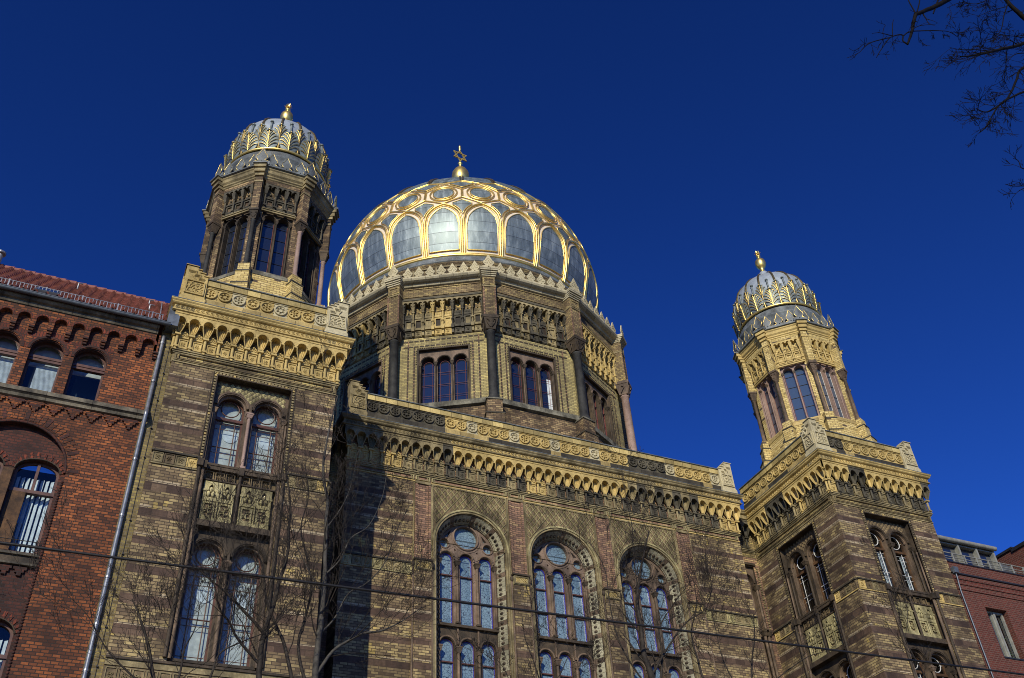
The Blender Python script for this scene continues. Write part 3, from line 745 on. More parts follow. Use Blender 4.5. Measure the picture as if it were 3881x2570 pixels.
# ---- centre
CF = Fr(0, D, 0)          # u = x
WX = [-3.515, 0., 3.515]
def build_centre():
    mb = MB(); R1 = 1.25; zc = 17.6
    holes = [archpts(x, R1, 9.0, zc, 24) for x in WX]
    sp_holes = []
    # wall with big arched openings; spandrel fields and pilaster strips get their own brick
    mb.plate(CF, rect(-XC, XC, 0, 19.82), holes, 0, Mt['brick_centre'])
    mb.plate(CF, rect(-XC, XC, 19.82, 21.84), [], 0, Mt['brick_mauve'])
    for x in WX:
        h = archpts(x, R1, 9.0, zc, 24)
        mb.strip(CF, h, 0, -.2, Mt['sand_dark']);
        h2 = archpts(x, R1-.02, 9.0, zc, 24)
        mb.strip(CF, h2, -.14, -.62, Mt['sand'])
        # recessed spandrel field edge and lattice ground
        sq = [(x-1.4, zc)]+[(x+1.37*cos(pi-pi*i/20), zc+1.37*sin(pi-pi*i/20)) for i in range(21)]+[(x+1.4, zc), (x+1.4, 19.78), (x-1.4, 19.78)]
        mb.plate(CF, sq, [], .012, Mt['relief_dark'])
    mb.box(CF, -XC, XC, 0, .03, 19.80, 19.84, Mt['terra'])
    # side returns, recess walls
    for s in (-1, 1):
        fr = Fr(s*XC, D if s > 0 else D2, s*pi/2); mb.plate(fr, rect(0, D2-D, 0, 21.84), [], 0, Mt['brick_centre'])
    # framed panels in the top zone
    xs = [-XC+.05, -5.56, -4.97, -2.05, -1.47, 1.47, 2.05, 4.97, 5.56, XC-.05]
    for a, b in zip(xs[:-1], xs[1:]):
        for o, p in ((.03, .05), (.1, .03)):
            mb.slab(CF, rect(a+o, b-o, 19.86+o*.35, 20.04-o*.1), [rect(a+o+.045, b-o-.045, 19.875+o*.35, 20.02-o*.1)], 0, p, Mt['terra_mid'] if o > .05 else Mt['relief'])
    # pilasters
    for x in (-5.27, -1.757, 1.757, 5.27):
        mb.box(CF, x-.29, x+.29, 0, .14, 0, 16.42, Mt['brick_centre'])
        mb.box(CF, x-.25, x+.25, 0, .05, 16.8, 19.8, Mt['brick_mauve'])
        for s in (-1, 1):
            mb.box(CF, min(x+s*.2, x+s*.28), max(x+s*.2, x+s*.28), 0, .09, 16.8, 19.74, Mt['brick_mauve'])
            mb.box(CF, min(x+s*.30, x+s*.33), max(x+s*.30, x+s*.33), 0, .06, 16.8, 19.74, Mt['terra_mid'])
        mb.box(CF, x-.29, x+.29, 0, .10, 19.70, 19.80, Mt['terra_mid'])
    # roof behind
    mb.face([(-XI, D2, 21.83), (XI, D2, 21.83), (XI, 21, 21.83), (-XI, 21, 21.83)], Mt['lead_dark'])
    mb.face([(-XC, D, 21.83), (XC, D, 21.83), (XC, D2, 21.83), (-XC, D2, 21.83)], Mt['lead_dark'])
    for x in (-XI, XI): mb.face([(x, D2, 0), (x, 21, 0), (x, 21, 21.84), (x, D2, 21.84)], Mt['brick_yellow'])
    mb.face([(-XI, 21, 0), (XI, 21, 0), (XI, 21, 21.84), (-XI, 21, 21.84)], Mt['brick_yellow'])
    mb.sweep(P_STRING, PATH, Mt['terra_mid'], only=(3, 4, 5, 6, 7), caps=False)
    # recess back walls with blind niche
    for s in (-1, 1):
        fr = Fr(min(s*XC, s*XI), D2, 0); w = XI-XC
        hole = archpts(w/2, .40, 5, 18.75, 14)
        sqh = rect(w/2-.5, w/2+.5, 5, 19.42)
        mb.plate(fr, rect(0, w, 0, 19.82), [sqh], 0, Mt['brick_mauve']); mb.strip(fr, sqh, 0, -.1, Mt['sand_dark'])
        mb.slab(fr, sqh, [hole], -.3, -.1, Mt['sand']); mb.plate(fr, hole, [], -.3, Mt['sand_pink'])
        mb.arc(fr, w/2, 18.75, .40, .47, -.1, -.05, Mt['sand'])
        mb.plate(fr, rect(0, w, 19.82, 21.84), [], 0, Mt['brick_yellow'])
        mb.box(fr, .2, w-.2, 0, .08, 19.46, 19.56, Mt['sand_dark'])
        for t in (-1, 1):
            colonnette(mb, fr, w/2+t*.44, -.03, 16.75, 18.62, .05, Mt['sand'], .2, Mt['sand_dark'])
            colonnette(mb, fr, w/2+t*.47, .0, 8, 16.7, .06, Mt['sand'], .2, Mt['sand_dark'])
            colonnette(mb, fr, w/2+t*.30, .0, 8, 16.7, .06, Mt['sand'], .2, Mt['sand_dark'])
            for k in range(24): mb.box(fr, w/2+t*.62-.03, w/2+t*.62+.03, 0, .035, 16.8+k*.11, 16.86+k*.11, Mt['terra_mid'])
    C = mb.build('central_facade', SYN, 'recessed centre with three tall arched windows')
    # lattice spandrels
    mb = MB()
    for x in WX:
        for a in range(-7, 8):
            for b in range(0, 14):
                u = x+a*.23+(b % 2)*.115; z = 17.72+b*.15
                if abs(u-x) > 1.30 or z > 19.70 or sqrt((u-x)**2+(z-zc)**2) < 1.5: continue
                pyramid(mb, CF, u, z, .10, .13, .012, .03, Mt['relief_dark'])
                q_ = [CF.P(u-.108, .03, z), CF.P(u, .03, z-.14), CF.P(u+.108, .03, z), CF.P(u, .03, z+.14)]
                mb.tube(q_, .017, Mt['relief'], 4, closed=True, smooth=False)
        mb.slab(CF, rect(x-1.41, x+1.41, 17.6, 19.79), [rect(x-1.37, x+1.37, 17.6+.001, 19.74)], 0, .05, Mt['terra_mid'])
    mb.build('spandrel_lattice', C)
    # pilaster caps and ornament bands
    for x in (-5.27, -1.757, 1.757, 5.27):
        mb = MB()
        mb.box(CF, x-.33, x+.33, 0, .24, 16.74, 16.80, Mt['sand_dark']); mb.box(CF, x-.29, x+.29, 0, .17, 16.42, 16.74, Mt['relief'])
        fr = CF.sh(0, .17)
        mb.slab(fr, rect(x-.28, x+.28, 16.44, 16.72), [rect(x-.23, x+.23, 16.48, 16.68)], 0, .03, Mt['terra_mid'])
        for s in (-1, 1):
            for k in range(-3, 4):
                a = x+k*.07; mb.tube([fr.P(max(x-.22, a-.1), .01, 16.49 if s > 0 else 16.67), fr.P(min(x+.22, a+.1), .01, 16.67 if s > 0 else 16.49)], .009, Mt['terra'], 3)
            mb.sphere(CF.P(x+s*.33, .12, 16.62), .07, Mt['sand_dark'], 8, 5, 1.6)
            vtube(mb, CF, x+s*.33, .1, 9, 16.52, .04, Mt['sand'], 7)
        mb.build('pilaster_capital', C)
    mb = MB(); tc = lambda i: Mt['terra_mid'] if i % 3 else Mt['relief']
    band(mb, CF, -XC+.02, -5.6, tc); mb.build('ornament_band', C); mb = MB()
    band(mb, CF, 5.6, XC-.02, tc); mb.build('ornament_band', C)
    # windows
    for wi, x in enumerate(WX):
        mb = MB(); st = Mt['sand_pink'] if wi < 2 else Mt['sand']; st2 = Mt['sand']
        # archivolt
        mb.arc(CF, x, zc, 1.27, 1.33, 0, .06, Mt['terra_mid'], n=24); mb.arc(CF, x, zc, 1.34, 1.40, 0, .09, Mt['relief'], n=24)
        for s in (-1, 1):
            for rr, pp in ((1.30, .06), (1.37, .09)): mb.box(CF, x+s*rr-.03, x+s*rr+.03, 0, pp, 9, zc, Mt['terra_mid'])
        # rosette blocks on the splayed reveal
        def rp(a, q):    # a along arch path parameter -> point on splay at depth q 0..1
            r = 1.24-.20*q; dep = -.02-.34*q
            if a < 0: return CF.P(x+r, dep, zc+a)
            if a > pi*1.24: return CF.P(x-r, dep, zc-(a-pi*1.24))
            t = a/1.24; return CF.P(x+r*cos(t), dep, zc+r*sin(t))
        st_a = [-5.0+.17*k for k in range(30)]; L = 1.24*pi; k0 = round(L/.17)
        al = [-.17*k for k in range(30, 0, -1)]+[L*k/k0 for k in range(k0+1)]+[L+.001+.17*k for k in range(1, 31)]
        for k, (a, b) in enumerate(zip(al[:-1], al[1:])):
            m = Mt['rosette_pale'] if (k*7) % 5 else Mt['sand']
            a_, b_ = a+.004, b-.004
            mb.face([rp(a_, 0), rp(b_, 0), rp(b_, 1), rp(a_, 1)], m)
            c = V(rp((a+b)/2, .5)); e = V(rp(a, .5)); f = V(rp((a+b)/2, 1.)); 
            t1 = (e-c).normalized(); t2 = (f-c).normalized(); nn = t1.cross(t2).normalized()
            # make normal face outwards towards the opening
            ax = V(CF.P(x, 0, min(max(c.z, 0), zc)));
            if nn.dot(ax-c) < 0: nn = -nn
            ring = [tuple(c+t1*(.055*cos(2*pi*j/7))+t2*(.075*sin(2*pi*j/7))+nn*.012) for j in range(7)]
            mb.mesh(ring+[tuple(c+nn*.06)], [(j, (j+1) % 7, 7) for j in range(7)], Mt['sand_dark'])
        mb.strip(CF, archpts(x, 1.055, 9, zc, 24), -.3, -.62, Mt['sand'])
        # tracery plate
        PT = -.42; g = .24; lw = .72
        rose = circ(x, 18.17, .43, 24); sm = [circ(x+s*.80, 17.86, .165, 14) for s in (-1, 1)]
        lan = [archpts(x+s*lw, g, 14.97, 17.30-(.0 if s else -.02), 10) for s in (-1, 0, 1)]
        tri = []
        for s in (-1, 1):
            tri.append([(x+s*.36, 17.66), (x+s*.44, 17.70), (x+s*.42, 17.60)])
            tri.append([(x+s*.66, 18.10), (x+s*.56, 18.38), (x+s*.78, 18.14)])
        outer = archpts(x, 1.06, 14.9, zc, 24)
        holes = [rose]+sm+lan+tri
        mb.slab(CF, outer, holes, PT-.12, PT, st)
        mb.tube(circ3(CF, x, 18.17, .46, PT+.01, 24), .035, st, 6, closed=True); mb.tube(circ3(CF, x, 18.17, .56, PT, 24), .02, st, 5, closed=True)
        for s in (-1, 1): mb.tube(circ3(CF, x+s*.80, 17.86, .19, PT+.01, 14), .025, st, 5, closed=True)
        for s in (-1, 0, 1):
            mb.tube([CF.P(x+s*lw+.28*cos(pi*j/10), PT+.01, 17.3+.28*sin(pi*j/10)) for j in range(11)], .035, st2, 6)
            # wooden frame + blue border
            mb.slab(CF, archpts(x+s*lw, g, 14.97, 17.30, 10), [archpts(x+s*lw, g-.022, 15.0, 17.30, 10)], PT-.12, PT-.07, Mt['wood'])
            mb.slab(CF, archpts(x+s*lw, g-.02, 15.0, 17.30, 10), [archpts(x+s*lw, g-.05, 15.03, 17.30, 10)], PT-.12, PT-.095, Mt['blue_trim'])
            for z in (16.72, 15.85): mb.box(CF, x+s*lw-g, x+s*lw+g, PT-.12, PT-.06, z-.02, z+.02, Mt['wood'])
            mb.box(CF, x+s*lw-g, x+s*lw+g, PT-.3, PT-.2, 14.9, 14.97, Mt['sand_dark'])
            for z in (16.45, 15.6): mb.box(CF, x+s*lw-g, x+s*lw+g, PT-.16, PT-.135, z-.03, z+.03, Mt['glass_mid'])
        for u in (-.36, .36): colonnette(mb, CF, x+u, PT+.06, 14.97, 17.2, .05, st2, .16, Mt['sand_dark'])
        for u in (-1.02, 1.02): colonnette(mb, CF, x+u, PT+.06, 14.97, 17.2, .045, st2, .16, Mt['sand_dark'])
        mb.plate(CF, outer, [], PT-.13, Mt['leaded'])
        mb.tube([CF.P(x-.42, PT-.1, 18.1), CF.P(x+.42, PT-.1, 18.1)], .01, Mt['metal_black'], 3)
        # transom and lower lights
        mb.box(CF, x-1.1, x+1.1, -.62, PT+.12, 14.86, 14.95, Mt['sand_dark']); 
        lan2 = [archpts(x+s*lw, g, 10.5, 14.26, 10) for s in (-1, 0, 1)]
        mb.slab(CF, rect(x-1.06, x+1.06, 9, 14.86), lan2, PT-.12, PT, Mt['sand_dark'])
        mb.plate(CF, rect(x-1.06, x+1.06, 9, 14.8), [], PT-.13, Mt['leaded'])
        for s in (-1, 0, 1):
            mb.tube([CF.P(x+s*lw+.29*cos(pi*j/10), PT+.02, 14.26+.29*sin(pi*j/10)) for j in range(11)], .035, st2, 6)
            mb.slab(CF, archpts(x+s*lw, g, 10.5, 14.26, 10), [archpts(x+s*lw, g-.022, 10.53, 14.26, 10)], PT-.12, PT-.07, Mt['wood'])
            mb.box(CF, x+s*lw-g, x+s*lw+g, PT-.12, PT-.06, 13.72, 13.76, Mt['wood'])
            mb.slab(CF, archpts(x+s*lw, g-.02, 10.6, 14.26, 10), [archpts(x+s*lw, g-.04, 10.63, 14.26, 10)], PT-.12, PT-.095, Mt['blue_trim'])
        for u in (-.36, .36): colonnette(mb, CF, x+u, PT+.06, 10.5, 14.2, .05, st2, .2, Mt['sand']); mb.box(CF, x+u-.025, x+u+.025, PT, PT+.05, 14.3, 14.85, st2)
        for u in (-1.02, 1.02): colonnette(mb, CF, x+u, PT+.06, 10.5, 14.2, .045, st2, .2, Mt['sand'])
        mb.build('arched_window', C, ['left tall traceried window', 'middle tall traceried window', 'right tall traceried window behind the branches'][wi])
    # cornice and parapet
    mats = lambda x: mats_centre(int(round((x+8)/.4)), 0)
    frieze('frieze', C, Fr(-XC, D, 0), 0, 40, .4, mats_centre)
    for s in (-1, 1): frieze('frieze', C, Fr(min(s*XC, s*XI)+(.0), D2, 0), .38, 2, .38, lambda i, r: Mt['terra_dark'])
    mb = MB()
    sg = (3, 4, 5, 6, 7)
    mb.sweep(P_SCROLL, PATH, Mt['terra_mid'], only=sg, caps=False); mb.sweep(P_GEIS, PATH, Mt['terra_mid'], only=sg, caps=False); mb.sweep(P_TOP, PATH, Mt['lead_dark'], only=sg, caps=False)
    scrolls(mb, CF, -XC-.2, XC+.2, .275, 21.56, lambda x: Mt['terra_mid'] if (x < -4.3 or 3.4 < x < 4.3 or 4.6 < x < 5.7) else Mt['terra'])
    mb.build('cornice', C)
    def pm(u):
        x = u
        m = Mt['terra_dark'] if (x < -4.5 or 3.2 < x < 5.2) else Mt['terra'] if int(x*2.3+40) % 4 else Mt['terra_pale']
        b = Mt['terra_joint'] if (-4.5 < x < -2.9 or abs(x-.2) < .25 or abs(x-2.3) < .25 or abs(x-6.9) < .3) else Mt['base_dark']
        return m, b
    parapet('parapet', C, CF, -7.44, 7.6, pm, Mt['terra_coping'])
    mb = MB(); pinnacle_mb(mb, CF, -8.1, .64, Mt['terra_mid']); mb.build('corner_pedestal', C, 'sooty left pedestal of the centre parapet')
    mb = MB(); pinnacle_mb(mb, CF, 7.62, .64, Mt['terra_pale'], True); mb.build('corner_pedestal', C, 'pale right pedestal of the centre parapet')
    return C
CEN = build_centre()
# ------------------------------------------------------------------ drum and main dome
YD = 12.2625
def build_drum():
    AP = 7.3; hw = AP*math.tan(pi/12)
    faces = [Fr(AP*sin(radians(30*k)), YD-AP*cos(radians(30*k)), radians(30*k)) for k in range(12)]
    RC = AP/cos(pi/12)
    corn = [Fr(RC*sin(radians(30*k+15)), YD-RC*cos(radians(30*k+15)), radians(30*k+15)) for k in range(12)]
    ring = [(RC*sin(radians(30*k-15)), YD-RC*cos(radians(30*k-15))) for k in range(12)]
    mb = MB()
    H = rect(-1.12, 1.12, 25.02, 28.02)
    for fr in faces:
        mb.plate(fr, rect(-hw, hw, 24.9, 28.62), [H], 0, Mt['brick_drum']); mb.strip(fr, H, 0, -.45, Mt['sand'])
        mb.plate(fr, rect(-hw, hw, 28.62, 31.5), [], 0, Mt['brick_drum_top'])
        for s in (-1, 1):
            for u in (1.24, 1.50): mb.box(fr, s*u-.03, s*u+.03, 0, .008, 25.1, 28.16 if u < 1.3 else 28.5, Mt['brick_mauve'])
            for k in range(17):
                for u in (1.24, 1.50): mb.box(fr, s*u-.034, s*u+.034, .004, .012, 25.15+k*.18, 25.27+k*.18, Mt['sand_dark'])
        for z in (28.16, 28.46):
            for k in range(15):
                u = -1.62+k*.232; mb.box(fr, u-.09, u+.09, .0, .011, z-.036, z+.036, Mt['sand_dark'])
    mb.sweep([(.25, 21.8), (.25, 23.2), (.16, 23.3), (.16, 24.7), (.0, 24.7)], ring, Mt['brick_sooty'], closed=True)
    mb.sweep([(.16, 24.66), (.3, 24.70), (.3, 24.93), (.22, 25.0), (-.5, 25.05)], ring, Mt['ledge_grey'], closed=True)
    for fr in corn:
        mb.box(fr, -.36, .36, -.3, .62, 21.8, 23.9, Mt['brick_sooty']); mb.box(fr, -.39, .39, -.3, .65, 23.9, 23.95, Mt['base_dark'])
        mb.box(fr, -.31, .31, -.3, .56, 23.95, 24.62, Mt['brick_sooty']); mb.box(fr, -.34, .34, -.3, .6, 24.62, 24.68, Mt['ledge_grey'])
        mb.box(fr, -.28, .28, -.3, .54, 29.0, 31.36, Mt['brick_drum_top'])
        for s in (-1, 1): mb.box(fr, s*.25-.03, s*.25+.03, .54, .565, 29.05, 30.7, Mt['brick_mauve'])
        mb.box(fr, -.30, .30, -.3, .575, 30.7, 30.78, Mt['terra_mid'])
        mb.slab(fr, rect(-.27, .27, 30.82, 31.24), [rect(-.19, .19, 30.9, 31.16)], .54, .57, Mt['brick_yellow'])
    DR = mb.build('drum', SYN, 'twelve-sided drum under the main dome')
    for fr in corn:
        mb = MB(); c = fr.P(0, .33, 0)
        bright = fr.U.x < -.0
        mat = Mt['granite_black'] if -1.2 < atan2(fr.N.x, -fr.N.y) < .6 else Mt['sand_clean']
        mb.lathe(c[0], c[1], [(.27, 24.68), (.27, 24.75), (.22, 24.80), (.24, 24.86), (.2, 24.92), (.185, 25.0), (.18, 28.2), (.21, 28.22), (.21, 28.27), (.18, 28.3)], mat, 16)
        mc = Mt['sand_dark'] if mat is Mt['granite_black'] else Mt['sand_pink']
        q = [fr.P(a*.19, .33+b*.19, 28.32) for a, b in ((-1, -1), (1, -1), (1, 1), (-1, 1))]+[fr.P(a*.31, .33+b*.31, 28.85) for a, b in ((-1, -1), (1, -1), (1, 1), (-1, 1))]
        mb.hexa(q, mc); mb.box(fr, -.33, .33, 0., .66, 28.85, 29.0, mc)
        for s in (-1, 1):
            mb.tube([fr.P(s*.03, .56, 28.4), fr.P(s*.16, .60, 28.6), fr.P(s*.2, .64, 28.74), fr.P(s*.1, .64, 28.76), fr.P(s*.09, .62, 28.66)], .025, mc, 4)
            mb.tube([fr.P(s*.33*.8, .33-.1, 28.4), fr.P(s*.31, .42, 28.66), fr.P(s*.31, .3, 28.74)], .025, mc, 4)
        mb.build('column', DR)
    # windows
    for k, fr in enumerate(faces):
        mb = MB(); st = Mt['sand_pink']; st2 = Mt['sand_dark'] if k in (0, 11, 1) else Mt['sand']
        holes = [archpts(u, .275, 25.2, 27.33, 12) for u in (-.69, 0, .69)]
        mb.slab(fr, rect(-1.12, 1.12, 25.1, 28.02), holes, -.45, -.14, st, st2)
        mb.slab(fr, rect(-1.12, 1.12, 25.02, 28.02), [rect(-1.05, 1.05, 25.03, 27.95)], -.1, .02, st2)
        for z, n in ((28.06, 24),):
            for j in range(n): mb.box(fr, -1.1+j*.095-.02, -1.1+j*.095+.03, 0, .05, z-.03, z+.02, Mt['terra_mid'])
        for s in (-1, 1):
            for j in range(8): mb.box(fr, s*1.15-.025, s*1.15+.025, 0, .04, 27.2+j*.1, 27.26+j*.1, Mt['terra_mid'])
        for u in (-.69, 0, .69):
            mb.arc(fr, u, 27.33, .285, .33, -.14, -.09, st2); mb.arc(fr, u, 27.33, .31, .335, -.1, -.07, st)
            mb.plate(fr, archpts(u, .275, 25.2, 27.33, 12), [], -.34, Mt['glass_dark'])
            bm = Mt['red_bar']
            for s in (-.18, .18): mb.tube([fr.P(u+s, -.32, 25.2), fr.P(u+s, -.32, 27.33)], .009, bm, 4)
            for z in (25.62, 25.72, 26.2, 26.28, 26.78, 26.9): mb.tube([fr.P(u-.27, -.32, z), fr.P(u+.27, -.32, z)],   .010 if z in (26.9, 26.28) else .007, bm, 4)
            mb.tube([fr.P(u+.2*cos(a*pi/8), -.32, 27.3+.2*sin(a*pi/8)) for a in range(9)], .01, bm, 4)
            mb.strip(fr, archpts(u, .27, 25.2, 27.33, 12), -.30, -.345, bm)
        for u in (-.345, .345, -1.0, 1.0): colonnette(mb, fr, u, -.1, 25.12, 27.28, .04, st2, .14)
        mb.box(fr, -1.12, 1.12, -.45, .0, 25.02, 25.14, Mt['ledge_grey'])
        if k == 0: mb.box(fr, .78, 1.0, -.335, -.325, 25.2, 27.0, Mt['blind_white'])
        mb.build('window', DR)
    # frieze
    for k, fr in enumerate(faces):
        mb = MB(); n = 8; sp = .43; u0 = -n*sp/2
        for i in range(n+1):
            u = u0+i*sp
            y = (k == 1 or k > 9) and (i in (3, 4)) or k in (1, 2)
            m = Mt['terra'] if y and k != 0 else (Mt['terra_dark'] if (i+k) % 3 else Mt['terra_mid'])
            if k == 11 and i in (2,): m = Mt['terra_mid']
            mb.box(fr, u-.05, u+.05, 0, .12, 28.68, 28.9, m); mb.box(fr, u-.065, u+.065, 0, .2, 28.9, 29.1, m)
            vtube(mb, fr, u, .14, 29.1, 29.95, .042, m, 7); mb.box(fr, u-.06, u+.06, .06, .22, 29.36, 29.42, m)
            mb.box(fr, u-.06, u+.06, 0, .2, 29.93, 29.98, m)
            q = [fr.P(u+a*.04, b, 29.98) for a, b in ((-1, .05), (1, .05), (1, .18), (-1, .18))]+[fr.P(u+a*.10, b, 30.36) for a, b in ((-1, 0), (1, 0), (1, .3), (-1, .3))]
            mb.hexa(q, m)
            for s in (-1, 1): mb.tube([fr.P(u+s*.03, .18, 30.02), fr.P(u+s*.08, .27, 30.2), fr.P(u+s*.08, .31, 30.3), fr.P(u+s*.03, .3, 30.24)], .02, m, 4)
            if i < n:
                c = u+sp/2
                mb.box(fr, u+.06, u+sp-.06, 0, .04, 28.66, 28.98, m); square_relief(mb, fr, c, 28.82, .13, .13, .04, m, 1)
                mb.box(fr, u+.05, u+sp-.05, 0, .1, 29.02, 29.1, m)
                mb.slab(fr, rect(u+.05, u+sp-.05, 29.12, 29.66), [rect(u+.11, u+sp-.11, 29.17, 29.58)], 0, .06, m)
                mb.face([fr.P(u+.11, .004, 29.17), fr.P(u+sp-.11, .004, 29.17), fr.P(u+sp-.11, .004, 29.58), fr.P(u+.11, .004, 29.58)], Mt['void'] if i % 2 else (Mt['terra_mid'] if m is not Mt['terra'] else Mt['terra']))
                if i % 2: mb.strip(fr, rect(u+.12, u+sp-.12, 29.18, 29.57), .01, .03, Mt['red_bar'])
                mb.box(fr, u+.06, u+sp-.06, 0, .09, 29.66, 29.74, m)
                for s in (-1, 1): mb.tube(circ3(fr, c+s*.055, 29.86, .04, .05, 7), .018, m, 4, closed=True)
                mb.box(fr, u+.07, u+sp-.07, 0, .05, 29.74, 29.95, m)
                mb.sphere(fr.P(c, .06, 30.02), .05, m, 6, 4)
        # cusped plate
        w = 2*n; r = .085; ud = u0-.08; top = []
        bot = []
        for i in range(w):
            c = u0+(i+.5)*sp/2
            bot += [(c+r*cos(pi-pi*j/6), 30.36+r*1.1*sin(pi-pi*j/6)) for j in range(7)]
        m = Mt['terra'] if k in (1, 2) else Mt['terra_mid']
        mb.slab(fr, [(u0-.1, 30.36)]+bot+[(-u0+.1, 30.36), (-u0+.1, 30.54), (u0-.1, 30.54)], [], .0, .31, m)
        mb.box(fr, u0-.12, -u0+.12, 0, .34, 30.54, 30.58, Mt['terra_dark'] if k not in (1, 2) else m); mb.box(fr, u0-.12, -u0+.12, 0, .28, 30.62, 30.66, Mt['terra_dark'])
        mb.box(fr, u0-.12, -u0+.12, 0, .24, 30.70, 30.74, Mt['terra_dark'])
        mb.box(fr, u0-.05, -u0+.05, 0, .20, 30.78, 31.37, Mt['brick_drum_top'])
        mb.slab(fr, rect(u0-.03, -u0+.03, 30.82, 31.34), [rect(u0+.03, -u0-.03, 30.88, 31.28)], .2, .23, Mt['brick_drum_top'])
        mb.build('frieze', DR)
    # cornice with ressauts over the piers
    mb = MB()
    pr = [(.20, 31.36), (.30, 31.39), (.33, 31.44), (.36, 31.47), (.46, 31.50), (.55, 31.55), (.60, 31.62), (.60, 31.67), (-.5, 31.72)]
    mb.sweep(pr, ring, Mt['cream'], closed=True)
    for fr in corn:
        for (w, p, a, b) in ((.31, .58, 31.32, 31.40), (.335, .63, 31.40, 31.47), (.36, .68, 31.47, 31.55), (.39, .74, 31.55, 31.63), (.40, .755, 31.63, 31.70)):
            mb.box(fr, -w, w, -.2, p, a, b, Mt['cream'])
    mb.build('cornice', DR)
    # cresting
    mb = MB()
    def fleur(fr, u, s, p, z0, m):
        h = [(-.215, 0), (.215, 0), (.215, .08), (.10, .11), (.17, .2), (.19, .29), (.12, .35), (.09, .43), (0, .62)]
        pts = [(u+x*s, z0+z*s) for x, z in h]+[(u-x*s, z0+z*s) for x, z in reversed(h[2:-1])]
        mb.slab(fr, pts, [circ(u, z0+.06*s, .03*s, 6)], p-.05, p, m)
        mb.tube([fr.P(u-.14*s, p+.005, z0+.24*s), fr.P(u-.05*s, p+.005, z0+.2*s), fr.P(u, p+.005, z0+.34*s), fr.P(u+.05*s, p+.005, z0+.2*s), fr.P(u+.14*s, p+.005, z0+.24*s)], .014, m, 4)
        mb.tube([fr.P(u-.11*s, p+.005, z0+.30*s), fr.P(u, p+.005, z0+.44*s), fr.P(u+.11*s, p+.005, z0+.3*s)], .012, m, 4)
    for fr in faces:
        for i in range(7): fleur(fr, -1.5+.5*i, 1.15, .54, 31.67, Mt['terra_pale'])
    for fr in corn: fleur(fr, 0, 1.35, .70, 31.70, Mt['terra_pale'])
    mb.build('cresting', DR)
    mb = MB()
    mb.lathe(0, YD, [(6.9, 31.6), (6.9, 33.2), (7.0, 33.25), (7.0, 33.32), (6.95, 33.36)], Mt['brick_drum_top'], 96)
    for k in range(48):
        a = 2*pi*k/48; fr = Fr(6.9*sin(a), YD-6.9*cos(a), a)
        mb.slab(fr, rect(-.40, .40, 32.5, 33.15), [rect(-.32, .32, 32.58, 33.07)], 0, .04, Mt['terra_mid'])
    mb.build('dome_base_wall', DR)
    return DR
DRUM = build_drum()

